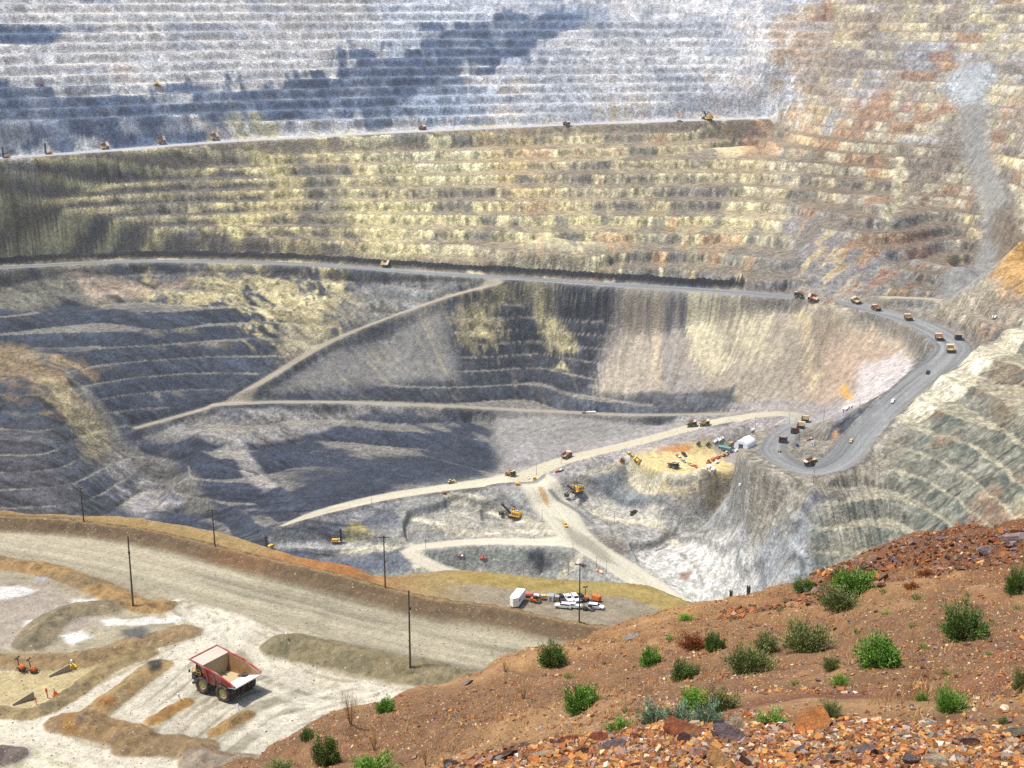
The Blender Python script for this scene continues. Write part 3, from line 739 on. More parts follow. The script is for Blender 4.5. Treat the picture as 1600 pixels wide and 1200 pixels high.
L_ = road_pts['mid']; lateroad = smooth(-465, -480, line_dist(Xg, Yg, L_, 60)[1][..., 0])
road_col('mid', (138, 139, 138), tracks=0.30)
full((206, 197, 170), smooth(2, -2, d_mid - hw_mid) * lateroad * (d_mid < 1e8) * 0.9)
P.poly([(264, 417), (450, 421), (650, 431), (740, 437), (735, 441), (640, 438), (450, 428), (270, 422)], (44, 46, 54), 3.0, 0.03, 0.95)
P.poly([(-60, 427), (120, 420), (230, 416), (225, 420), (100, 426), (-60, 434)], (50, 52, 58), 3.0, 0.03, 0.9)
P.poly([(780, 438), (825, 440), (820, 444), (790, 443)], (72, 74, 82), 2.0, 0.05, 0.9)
P.poly([(838, 760), (846, 760), (858, 780), (862, 796), (848, 780)], (190, 150, 98), 2, 0.1, 0.85)
P.line([(862, 768), (890, 790), (925, 816)], 6, (120, 118, 114), 2, 0.05, 0.9)
P.poly([(876, 812), (920, 840), (970, 880), (940, 872), (900, 845)], (140, 132, 118), 4, 0.2, 0.7)
# overall unevenness: dust cones spilling over the benches, fractured faces, grit
keep = pit.C.copy()
depth = np.clip(1 - face, 0, 1)
cone_n = vnoise(sarc / 7.0, kidx * 5.7, 340) * 0.6 + vnoise(sarc / 22.0, kidx * 2.7, 341) * 0.55
cones = smooth(0.0, 0.10, cone_n - 0.42 - 0.50 * depth) * face_m
cones2 = smooth(0.0, 0.08, vnoise(sarc / 4.5, kidx * 3.7, 342) - 0.60 - 0.25 * face) * face_m
pit.C = pit.C * (1 + 0.42 * cones - 0.45 * cones2 * (1 - cones) * (1 - 0.5 * up_w))[..., None]
frac = smooth(0.12, 0.26, along(5.0, 8.0, 3, 343, pit.Z)) * bench_w
pit.C *= (1 - 0.22 * frac * (1 - 0.4 * up_w))[..., None]
pit.C *= np.clip(1 + 0.16 * fine + 0.10 * streak2 + 0.14 * blotch + 0.20 * run * face_m + 0.3 * fbm(Xg / 3.5, Yg / 3.5, 2, 330) * smooth(0.05, 0.2, slope), 0.3, 1.8)[..., None]
allroad = np.zeros_like(base)
for k_ in ROADS:
    d_, E_, _, _ = line_dist(Xg, Yg, road_pts[k_], 60); allroad = np.maximum(allroad, smooth(3, -2, d_ - E_[..., 1] * 0.5) * (d_ < 1e8))
pit.C = pit.C * (1 - 0.8 * allroad[..., None]) + keep * 0.8 * allroad[..., None]
pit.A = 1 - 0.85 * allroad - 0.45 * np.clip(talus + fan2 + chute + purple + pad, 0, 1) * (1 - allroad)
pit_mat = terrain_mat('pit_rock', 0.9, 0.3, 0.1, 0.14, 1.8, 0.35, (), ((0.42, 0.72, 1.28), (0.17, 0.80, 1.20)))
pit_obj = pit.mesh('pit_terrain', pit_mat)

# ------------------------------------------------------------------ the near haul road terrace
def grid_heights(g, x, y):
    fu = np.clip(np.interp(x / y, g.u, np.arange(len(g.u))), 0, len(g.u) - 1.001); fy = np.clip(np.interp(y, g.Yr, np.arange(len(g.Yr))), 0, len(g.Yr) - 1.001)
    i = fu.astype(int); j = fy.astype(int); a = fu - i; b = fy - j; Z = g.Z
    return (Z[j, i] * (1 - a) + Z[j, i + 1] * a) * (1 - b) + (Z[j + 1, i] * (1 - a) + Z[j + 1, i + 1] * a) * b

near = Grid(np.linspace(-0.5, 0.26, 470), np.concatenate([np.linspace(196, 390, 420, endpoint=False), np.linspace(390, 520, 60)]))
Xn, Yn = near.X, near.Y
ZR = -140.0
def npl(pts, z=ZR): return np.array([at_z(p[0], p[1], z) for p in pts])
road_far = [(-160, 812), (0, 825), (150, 842), (300, 870), (450, 909), (600, 943), (650, 954), (800, 982), (924, 1005), (1050, 1030)]
road_near = [(-160, 832), (0, 864), (112, 889), (225, 921), (337, 952), (450, 984), (600, 1024), (642, 1036), (762, 1060), (900, 1090)]
crest = npl([(-160, 797), (0, 808), (131, 816), (262, 836), (375, 864), (487, 892), (600, 919), (669, 937), (762, 949), (837, 964), (912, 979), (987, 984), (1100, 1000)], -137)
oz = lambda px: -137.5 - 6.0 * float(smooth(540, 690, px))
outer = np.array([at_z(px, py, oz(px)) for px, py in [(-160, 792), (0, 801), (75, 806), (206, 811), (337, 833), (450, 868), (525, 883), (612, 904), (695, 913), (762, 915), (837, 924), (950, 932), (1006, 936), (1066, 960), (1150, 985)]])
dC, _, sC, aC = line_dist(Xn, Yn, catmull(crest[:, :2], 6), 400); dC = dC * sC
dO, _, sO, aO = line_dist(Xn, Yn, catmull(outer[:, :2], 6), 400); dO = dO * sO
nn1 = fbm(Xn / 8, Yn / 8, 4, 501); nn2 = fbm(Xn / 2.2, Yn / 2.2, 3, 502); nn3 = fbm(Xn / 30, Yn / 30, 3, 503)
plat = -139.5 - 6.5 * smooth(-48, -16, Xn)
z = np.full_like(Xn, ZR)
z += 0.10 * nn1
out = smooth(-1, 3, dC)
z = z * (1 - out) + plat * out
hC = 3.1 + 0.35 * nn1 + 0.35 * nn2 + 0.25 * fbm(Xn / 0.9, Yn / 0.9, 2, 512) + 0.5 * vnoise(aC / 12, aC * 0, 7)
prof_c = np.clip(1 - np.abs(dC) / np.where(dC < 0, 6.0, 6.5), 0, 1)
z = np.maximum(z, ZR + (hC + 0.15 * nn2) * np.minimum(prof_c * 1.15, 1))
hO = 2.2 + 1.4 * smooth(18, 30, Xn) * smooth(48, 34, Xn) + 0.6 * nn1
prof_o = np.clip(1 - np.abs(dO) / 7.0, 0, 1)
z = np.maximum(z, plat + hO * np.minimum(prof_o * 1.1, 1) * smooth(-2, 2, dC) + 0.1 * nn2)
z = np.where(dO > 1.0, np.minimum(z, (plat + hO) - 0.72 * (dO - 1.0) + nn1), z)
near.Z = z
on_road = smooth(-1.0, 1.0, poly_sd(Xn, Yn, np.vstack([npl(road_far)[:, :2], npl(road_near)[::-1, :2]]), 30))
lot = (dC < -2) * (1 - on_road)
near.Z = np.where(lot > 0, near.Z + lot * (0.35 * nn1 + 0.08 * nn2 - 0.4), near.Z)
NM = {}
for nm, pts, w, h in [
    ('road_side', [(452, 1012), (520, 1027), (620, 1048), (700, 1066), (760, 1078)], 15, 3.2),
    ('band', [(-30, 1032), (60, 1036), (130, 1031), (200, 1013), (288, 990)], 10, 1.7),
    ('curl', [(52, 1005), (72, 978), (108, 958), (165, 950)], 11, 2.0),
    ('strip', [(-20, 878), (70, 892), (150, 918), (212, 945), (250, 950)], 9, 1.6),
    ('islet', [(152, 1112), (200, 1076), (246, 1042)], 8, 1.5),
    ('pile', [(106, 1130), (150, 1140), (206, 1152)], 11, 1.6),
    ('pile2', [(208, 1162), (260, 1166), (306, 1172)], 11, 1.6),
    ('pile3', [(318, 1192), (420, 1202)], 11, 2.0),
    ('orange', [(240, 1128), (290, 1098)], 4.4, .9),
    ('orange2', [(336, 1145), (386, 1118)], 4.4, .9),
    ('kerbing', [(-20, 1112), (50, 1116), (100, 1094), (170, 1045), (230, 1022)], 6, 1.0),
    ('corner', [(-20, 1190), (14, 1184)], 9, 3.0)]:
    NM[nm] = mound(pts, w, h, g=near, y0=0)
allm = np.clip(sum(NM.values()) * 2, 0, 1)
near.Z += 0.05 * nn2 + allm * (0.30 * nn2 + 0.25 * fbm(Xn / 0.9, Yn / 0.9, 2, 510) + 0.25 * nn1)

for i_ in range(3): near.C[..., i_] = 0.2
Q = Paint(near, 0.70, 8.0, 0)
def nfull(c, a): Q.blend(np.clip(a, 0, 1) * np.ones_like(Xn), c)
nfull((176, 166, 140), 1)
nfull((158, 148, 126), smooth(0, 0.5, nn3))
nfull((136, 126, 106), smooth(0.1, 0.6, nn1 + 0.5 * nn2) * 0.6)
# lot colours
Q.poly([(-60, 905), (60, 915), (170, 950), (160, 975), (60, 1010), (-60, 1020)], (172, 160, 146), 3, 0.4, 0.9)
Q.poly([(-60, 1036), (120, 1040), (200, 1030), (100, 1090), (40, 1112), (-60, 1110)], (196, 178, 132), 3, 0.4, 0.9)
Q.poly([(180, 1095), (250, 1045), (350, 1000), (450, 1060), (620, 1100), (600, 1200), (330, 1190), (200, 1140)], (158, 152, 132), 4, 0.4, 0.9)
Q.poly([(-60, 1120), (80, 1120), (120, 1180), (300, 1240), (-60, 1260)], (206, 198, 168), 3, 0.4, 0.9)
def tracks(pts, width, c, op=1.0, freq=0.9, soft=1.2, thr=-0.35):
    L = catmull(npl(pts)[:, :2], 4)
    d, _, s, arc = line_dist(Xn, Yn, L, width)
    lane = fbm(s * d * freq, arc / 40.0, 3, 611)
    a = smooth(soft, -soft, d - width * 0.5 + 1.2 * nn1) * smooth(thr - 0.2, thr + 0.3, lane) * op; a[d > 1e8] = 0
    Q.blend(a, c)
W = (222, 214, 194)
tracks([(330, 960), (350, 985), (300, 1010), (200, 1060), (100, 1112), (62, 1140), (80, 1175), (160, 1195), (330, 1225)], 13, W, 0.75)
tracks([(300, 950), (345, 985), (395, 1015), (425, 1050), (500, 1075), (620, 1092), (720, 1105)], 18, W, 0.62, 0.9, 1.2, 0.0)
tracks([(350, 980), (330, 1010), (260, 1060), (190, 1120)], 18, W, 0.6, 0.9, 1.2, 0.0)
tracks([(420, 1060), (340, 1090), (270, 1140), (230, 1180)], 22, W, 0.55, 0.8, 1.2, 0.05)
tracks([(560, 1090), (480, 1120), (420, 1160), (380, 1190)], 16, W, 0.7, 0.8, 1.2, 0.0)
tracks([(400, 965), (480, 1000)], 10, W, 0.5, 0.8, 1.2, 0.0)
tracks([(60, 1140), (-30, 1125)], 12, W, 0.8)
tracks([(620, 1092), (560, 1110), (440, 1130)], 14, W, 0.7, 0.8, 1.2, -0.1)
for pts in ([(-60, 915), (30, 914), (56, 922), (20, 935), (-60, 938)], [(95, 1000), (130, 988), (150, 998), (120, 1010)], [(150, 972), (230, 964), (292, 966), (230, 976), (160, 980)],
            [(40, 966), (62, 962), (60, 974), (40, 976)], [(110, 940), (145, 938), (140, 948), (112, 950)], [(-60, 1036), (22, 1036), (20, 1048), (-60, 1050)]):
    Q.poly(pts, (230, 228, 220), 0.8, 0.35, 0.9)
for pts in ([(12, 878), (28, 874), (30, 884), (14, 888)], [(52, 896), (80, 896), (88, 904), (60, 908)], [(100, 906), (125, 904), (128, 914), (104, 914)]):
    Q.poly(pts, (168, 170, 180), 1.0, 0.15, 0.8)
def mcol(nm, c, c2=None, op=0.95):
    p = smooth(0.10, 0.22, NM[nm] + 0.12 * nn2)
    nfull(c, p * op)
    if c2: nfull(c2, p * op * smooth(0.0, 0.35, nn1 + 0.3 * nn3))
mcol('road_side', (138, 127, 96), (118, 111, 87)); mcol('band', (158, 133, 96), (136, 116, 89)); mcol('curl', (127, 118, 96), (147, 133, 105))
mcol('strip', (169, 136, 89), (138, 118, 87)); mcol('islet', (164, 138, 92), (144, 125, 96)); mcol('pile', (151, 122, 85), (118, 107, 98)); mcol('pile2', (144, 120, 87), (151, 140, 120))
mcol('pile3', (140, 118, 94), (158, 144, 127)); mcol('orange', (180, 138, 81), (155, 120, 76)); mcol('orange2', (175, 140, 87), (149, 125, 87)); mcol('kerbing', (153, 133, 94), (127, 114, 87)); mcol('corner', (127, 114, 107))
Q.poly([(228, 1036), (250, 1030), (258, 1044), (236, 1052)], (70, 66, 62), 0.8, 0.15, 0.95)
Q.poly([(190, 985), (225, 978), (240, 990), (205, 996)], (92, 92, 92), 1.0, 0.15, 0.9)
Q.poly([(148, 1090), (180, 1086), (185, 1098), (150, 1108)], (162, 110, 60), 1.0, 0.2, 0.7)
Q.poly([(93, 1120), (118, 1112), (120, 1145), (94, 1138)], (160, 118, 60), 1.0, 0.2, 0.8)
# the haul road itself
Lr = catmull((npl(road_far)[:, :2][::1] + np.array([at_z(a, b, ZR)[:2] for a, b in road_near])) * 0.5, 8)
dR, _, sR, aR = line_dist(Xn, Yn, Lr, 60)
lane = fbm(sR * dR / 2.2, aR / 120, 4, 620); lane2 = fbm(sR * dR / 0.7, aR / 60, 3, 621)
rc = lin((180, 171, 146)) * 0.70
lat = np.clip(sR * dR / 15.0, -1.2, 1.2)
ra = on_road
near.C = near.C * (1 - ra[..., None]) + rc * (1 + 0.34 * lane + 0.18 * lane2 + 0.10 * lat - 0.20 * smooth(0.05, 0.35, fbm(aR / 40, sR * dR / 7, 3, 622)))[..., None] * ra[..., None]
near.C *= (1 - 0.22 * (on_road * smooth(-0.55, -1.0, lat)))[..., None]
# berms and platform
bc = np.clip(prof_c * 3.0, 0, 1)
segm = smooth(-0.1, 0.1, vnoise(aC / 55, aC * 0, 31) - 0.5)
nfull((116, 98, 76), bc * (1 - segm * 0.0)); nfull((148, 104, 70), bc * segm * 0.85)
nfull((178, 148, 98), bc * smooth(0.86, 0.98, prof_c) * 0.55)
oc = smooth(-1, 1, dC - 3.5)
nfull((164, 138, 92), oc * 0.95); nfull((150, 118, 74), oc * smooth(0.0, 0.5, nn1) * 0.8); nfull((172, 112, 64), oc * smooth(-70, -50, Xn) * smooth(-20, -45, Xn) * 0.8)
nfull((168, 150, 88), oc * smooth(-30, 0, Xn) * 0.7)
nfull((150, 130, 74), oc * smooth(-30, 0, Xn) * smooth(0.1, 0.5, nn1 - 0.3 * nn2) * 0.7)
nfull((152, 142, 124), oc * smooth(2, 4, np.minimum(dC - 4, -dO - 5)) * smooth(-25, -5, Xn) * 0.9)
near.C *= np.clip(1 - 0.3 * allm * smooth(0.0, 0.6, fbm(Xn / 1.4, Yn / 1.4, 3, 511)) + 0.25 * nn2 * (1 - 0.6 * on_road) + 0.10 * nn1, 0.4, 1.6)[..., None]
GRIT = [(150, 140, 120), (96, 88, 76), (186, 174, 148), (124, 104, 82)]
near_mat = terrain_mat('terrace_dirt', 4.0, 1.2, 0.4, 0.15, 0.3, 1.6, ((2.2, .22, .30, GRIT), (1.1, .10, .26, GRIT)), ((1.4, .86, 1.14),))
near_obj = near.mesh('haul_road_terrace', near_mat)

# ------------------------------------------------------------------ the brown hillside below the lookout
ridge = [(150, 1300, 20), (380, 1205, 25), (500, 1143, 28), (610, 1112, 30), (690, 1085, 31.5), (760, 1058, 33), (850, 1030, 35), (930, 1006, 36.5), (1000, 985, 37.5), (1060, 968, 38.5), (1150, 945, 40), (1240, 922, 42),
         (1300, 900, 43), (1350, 884, 43.5), (1420, 855, 44), (1480, 838, 44), (1530, 832, 43), (1600, 828, 42), (1750, 810, 40)]
rp = np.array([at_y(*q) for q in ridge])
hp = [p for p in rp] + [at_y(*q) for q in [
    (1200, 1110, 16), (1400, 1110, 15.5), (1600, 1110, 14.5), (1000, 1135, 18.5), (800, 1180, 21), (650, 1210, 22.5), (900, 1100, 23), (1375, 1030, 25.5), (1580, 1000, 26), (1590, 930, 31.5), (1200, 1030, 28), (1050, 1060, 27),
    (760, 1110, 28), (1500, 1060, 20.5), (1300, 970, 33), (1450, 900, 37.5), (1560, 870, 38.5), (500, 1200, 25.5), (1150, 990, 33.5), (950, 1050, 31)]]
hp += [np.array([x, 9.0, z_]) for x, z_ in ((-3, -9.5), (0, -8.0), (3, -6.6), (6, -6.0))]
htps = TPS(np.array(hp) * np.array([20.0, 20.0, 1.0]), 1e-4)
hill = Grid(np.linspace(-0.42, 0.52, 430), np.concatenate([np.geomspace(11, 50, 270, endpoint=False), np.geomspace(50, 240, 40)]))
Xh, Yh = hill.X, hill.Y
ru = rp[:, 0] / rp[:, 1]
Yr_ = np.interp(Xh / Yh, ru, rp[:, 1]); zr_ = np.interp(Xh / Yh, ru, rp[:, 2])
front = htps(Xh * 20, np.minimum(Yh, Yr_) * 20 * np.ones_like(Xh)) if False else htps(Xh / Yh * np.minimum(Yh, Yr_) * 20, np.minimum(Yh, Yr_) * 20)
dY = np.maximum(Yh - Yr_, 0)
tr_ = -zr_ / Yr_
back = -(tr_ * 0.75) * np.minimum(dY, 3) - (tr_ + 0.25) * np.maximum(dY - 3, 0)
h1 = fbm(Xh / 5, Yh / 5, 4, 701); h2 = fbm(Xh / 1.1, Yh / 1.1, 4, 702); h3 = fbm(Xh / 14, Yh / 14, 3, 703); h4 = fbm(Xh / 0.25, Yh / 0.25, 3, 704)
rill = np.abs(fbm((Xh + 0.5 * Yh) / 2.6, (Yh - 0.4 * Xh) / 9, 3, 705))
hill.Z = front + back + 0.30 * h1 + 0.08 * h2 + 0.02 * h4 - 0.22 * smooth(0.18, 0.0, rill)
rub = smooth(-3, 2, poly_sd(Xh, Yh, np.array([at_y(1240, 930, 41), at_y(1340, 905, 41), at_y(1420, 890, 40), at_y(1600, 885, 37), at_y(1700, 870, 40), at_y(1700, 800, 48), at_y(1400, 840, 50)])[:, :2], 30))
hill.Z += rub * (0.25 * np.abs(h2) + 0.25 * np.abs(h1))
for i_ in range(3): hill.C[..., i_] = 0.1
H = Paint(hill, 0.72, 2.0, 0)
def hfull(c, a): H.blend(np.clip(a, 0, 1) * np.ones_like(Xh), c)
hfull((134, 102, 74), 1)
hfull((162, 128, 90), smooth(-0.1, 0.5, h1 + 0.4 * h2))
hfull((122, 76, 60), smooth(0.05, 0.5, -h1 * 0.6 + h3 * 0.8))
hfull((170, 130, 84), smooth(30, 40, Yh) * 0.5)
hfull((108, 68, 48), rub * 0.8)
hill.C *= np.clip(1 + 0.35 * h4 + 0.25 * h2, 0.35, 1.8)[..., None]
SPK = [(206, 170, 120), (226, 208, 176), (178, 120, 78), (150, 122, 112), (104, 66, 54), (196, 140, 84)]
hill_mat = terrain_mat('hill_soil', 30.0, 9.0, 2.5, 0.30, 0.05, 14.0, ((26.0, .45, .30, SPK), (14.0, .30, .28, SPK)))
hill_obj = hill.mesh('hillside', hill_mat)

# ------------------------------------------------------------------ the gravel bank at the lookout's edge
edge = [(500, 1245), (687, 1200), (762, 1178), (837, 1160), (912, 1146), (969, 1138), (1044, 1130), (1130, 1128), (1225, 1128), (1337, 1121), (1487, 1128), (1600, 1142), (1750, 1160)]
ep = np.array([at_y(px, py, 8.5) for px, py in edge])
bank = Grid(np.linspace(-0.34, 0.52, 330), np.concatenate([np.linspace(3.2, 6.4, 24, endpoint=False), np.linspace(6.4, 9.0, 150, endpoint=False), np.linspace(9.0, 13.5, 40)]))
Xb, Yb = bank.X, bank.Y
ze = np.interp(Xb / Yb, ep[:, 0] / ep[:, 1], ep[:, 2])
b1 = fbm(Xb / 0.8, Yb / 0.8, 4, 801); b2 = fbm(Xb / 0.12, Yb / 0.12, 3, 802)
bank.Z = ze + 0.38 * np.maximum(8.5 - Yb, 0) - 1.05 * np.maximum(Yb - 8.5, 0) + 0.05 * b1 + 0.012 * b2
for i_ in range(3): bank.C[..., i_] = 0.1
B = Paint(bank, 0.6, 0.5, 0)
B.blend(np.ones_like(Xb), (176, 128, 76)); B.blend(smooth(-0.1, 0.4, b1), (150, 98, 58)); B.blend(smooth(0.2, 0.6, -b1), (196, 166, 120))
bank.C *= np.clip(1 + 0.4 * b2, 0.4, 1.6)[..., None]
bank_mat = terrain_mat('bank_soil', 120.0, 40.0, 9.0, 0.3, 0.012, 60.0, ((130.0, .5, .32, SPK), (70.0, .35, .3, SPK)))
bank_obj = bank.mesh('gravel_bank', bank_mat)

# ------------------------------------------------------------------ object helpers
class MB:
    def __init__(self): self.v = []; self.f = []
    def add(self, v, f):
        n = len(self.v); self.v += [tuple(p) for p in v]; self.f += [tuple(i + n for i in q) for q in f]; return self
    def hexa(self, p):                       # four lower corners, four upper corners, same turn
        return self.add(p, [(3, 2, 1, 0), (4, 5, 6, 7), (0, 1, 5, 4), (1, 2, 6, 5), (2, 3, 7, 6), (3, 0, 4, 7)])
    def box(self, x0, x1, y0, y1, z0, z1, taper=0.0):
        t = taper
        return self.hexa([(x0, y0, z0), (x1, y0, z0), (x1, y1, z0), (x0, y1, z0), (x0 + t, y0 + t, z1), (x1 - t, y0 + t, z1), (x1 - t, y1 - t, z1), (x0 + t, y1 - t, z1)])
    def prism(self, prof, x0, x1, axis='x', inset=0.0):
        n = len(prof)
        def pt(a, b, c): return (c, a, b) if axis == 'x' else ((a, c, b) if axis == 'y' else (a, b, c))
        v = [pt(a, b, x0) for a, b in prof] + [pt(a, b, x1) for a, b in prof]
        f = [tuple(range(n))[::-1], tuple(range(n, 2 * n))] + [(i, (i + 1) % n, n + (i + 1) % n, n + i) for i in range(n)]
        return self.add(v, f)
    def bar(self, a, b, w, h=None):
        a = Vector(a); b = Vector(b); h = h or w; d = (b - a).normalized()
        s = d.cross(Vector((0, 0, 1)));  s = s.normalized() if s.length > 1e-4 else Vector((1, 0, 0)); u = s.cross(d)
        c = [(-1, -1), (1, -1), (1, 1), (-1, 1)]
        return self.hexa([a + s * (w / 2 * i) + u * (h / 2 * j) for i, j in c] + [b + s * (w / 2 * i) + u * (h / 2 * j) for i, j in c])
    def cyl(self, a, b, r0, r1=None, n=12):
        a = Vector(a); b = Vector(b); r1 = r0 if r1 is None else r1; d = (b - a).normalized()
        s = d.cross(Vector((0, 0, 1)));  s = s.normalized() if s.length > 1e-4 else Vector((1, 0, 0)); u = s.cross(d)
        ang = [2 * math.pi * i / n for i in range(n)]
        v = [a + s * (r0 * math.cos(t)) + u * (r0 * math.sin(t)) for t in ang] + [b + s * (r1 * math.cos(t)) + u * (r1 * math.sin(t)) for t in ang]
        return self.add(v, [tuple(range(n))[::-1], tuple(range(n, 2 * n))] + [(i, (i + 1) % n, n + (i + 1) % n, n + i) for i in range(n)])
    def ring(self, cx, cy, cz, prof, n=24):   # a lathe about the x axis: profile of (x, radius)
        v = []; m = len(prof)
        for i in range(n):
            t = 2 * math.pi * i / n
            v += [(cx + x, cy + r * math.cos(t), cz + r * math.sin(t)) for x, r in prof]
        f = [(i * m + j, i * m + j + 1, ((i + 1) % n) * m + j + 1, ((i + 1) % n) * m + j) for i in range(n) for j in range(m - 1)]
        return self.add(v, f)
    def build(self, name, mat, parent=None, smooth_=False, label=None):
        me = bpy.data.meshes.new(name); me.from_pydata(self.v, [], self.f)
        import bmesh
        bm = bmesh.new(); bm.from_mesh(me); bmesh.ops.recalc_face_normals(bm, faces=bm.faces); bm.to_mesh(me); bm.free()
        if smooth_: me.polygons.foreach_set('use_smooth', np.ones(len(me.polygons), bool))
        me.materials.append(mat)
        o = bpy.data.objects.new(name, me); scene.collection.objects.link(o)
        if parent is not None: o.parent = parent
        if label: o['label'] = label
        return o

def empty(name, parent=None):
    o = bpy.data.objects.new(name, None); scene.collection.objects.link(o); o.empty_display_size = 0.5
    if parent is not None: o.parent = parent
    return o

def tag(o, label, cat, group=None):
    o['label'] = label; o['category'] = cat
    if group: o['group'] = group
    elif 'group' in o: del o['group']
    return o

def copy_tree(o, parent=None, swap=None):
    c = o.copy()
    if swap and c.type == 'MESH':
        m0 = o.data.materials[0]
        if m0.name in swap:
            key = (o.data.name, swap[m0.name].name)
            if key not in _swapped:
                d = o.data.copy(); d.materials[0] = swap[m0.name]; _swapped[key] = d
            c.data = _swapped[key]
    scene.collection.objects.link(c); c.parent = parent
    for ch in list(o.children): copy_tree(ch, c, swap)
    return c
_swapped = {}
_used = set()
def spawn(proto, pos, rz, label, cat, group=None, s=1.0, swap=None, tilt=None):
    """the prototype itself the first time, then copies of it with all its parts"""
    if proto.name not in _used and not swap:
        _used.add(proto.name); o = proto
    else:
        o = copy_tree(proto, None, swap)
    o.location = tuple(pos); o.rotation_euler = tilt if tilt else (0, 0, rz); o.scale = (s, s, s)
    return tag(o, label, cat, group)
def drop_unused(protos):
    for p in protos:
        if p.name not in _used:
            for ch in list(p.children_recursive): bpy.data.objects.remove(ch, do_unlink=True)
            bpy.data.objects.remove(p, do_unlink=True)
def heading(g, px, py, dx, dy, y0=0):
    a = g.hit(px, py, y0); z = a[2]; b = at_z(px + dx, py + dy, z)
    return math.atan2(b[1] - a[1], b[0] - a[0]) - math.pi / 2

M = {
 'red': plain('red_paint', (158, 52, 54), 0.6, 0, 0.75, 0.5), 'redfar': plain('sun_faded_red_paint', (196, 84, 72), 0.6, 0, 0.3, 0.6),
 'bedtan': plain('dusty_bed_steel', (176, 156, 116), 0.8, 0, 0.5, 0.7), 'bedwhite': plain('scoured_bed_steel', (224, 224, 226), 0.45, 0.0, 0.2, 0.8),
 'black': plain('black_steel', (34, 34, 38), 0.6, 0, 0.18, 1.0), 'dark': plain('dark_steel', (58, 58, 64), 0.7, 0, 0.25, 1.0), 'tyre': plain('rubber', (52, 48, 44), 0.9, 0, 0.45, 1.2),
 'rim': plain('rim_paint', (176, 158, 96), 0.6, 0, 0.4, 1.5), 'yellow': plain('yellow_paint', (226, 172, 42), 0.55, 0, 0.25, 0.8), 'glass': plain('cab_glass', (26, 32, 40), 0.15, 0, 0.1, 1, 0.5),
 'white': plain('white_paint', (236, 236, 236), 0.5, 0, 0.12, 0.8), 'wood': plain('weathered_pole_wood', (74, 58, 46), 0.9, 0, 0.3, 2.0), 'grey': plain('grey_paint', (150, 152, 156), 0.6, 0, 0.3, 1.0),
 'orange': plain('orange_paint', (214, 106, 32), 0.55, 0, 0.25, 1.0), 'teal': plain('teal_cladding', (84, 132, 128), 0.6, 0, 0.25, 0.6), 'tan': plain('tan_paint', (198, 172, 120), 0.6, 0, 0.3, 0.8),
 'fabric': plain('white_fabric', (240, 240, 242), 0.7, 0, 0.06, 0.2), 'ceramic': plain('insulator', (180, 180, 176), 0.4, 0, 0.1, 2), 'lamp': plain('headlight_lens', (230, 230, 220), 0.2, 0, 0.1, 2, 0.5),
 'rustlining': plain('rusty_tray_lining', (132, 96, 58), .8, 0, .6, .4), 'dustpink': plain('dusty_canopy_steel', (196, 180, 164), .7, 0, .4, .5), 'conc': plain('grey_slab', (150, 142, 126), 0.85, 0, 0.4, 1.0), 'blue': plain('blue_paint', (70, 96, 140), 0.5, 0, 0.2, 1.0), 'steel': plain('bare_steel', (120, 122, 126), 0.5, 0.3, 0.25, 1.5),
}

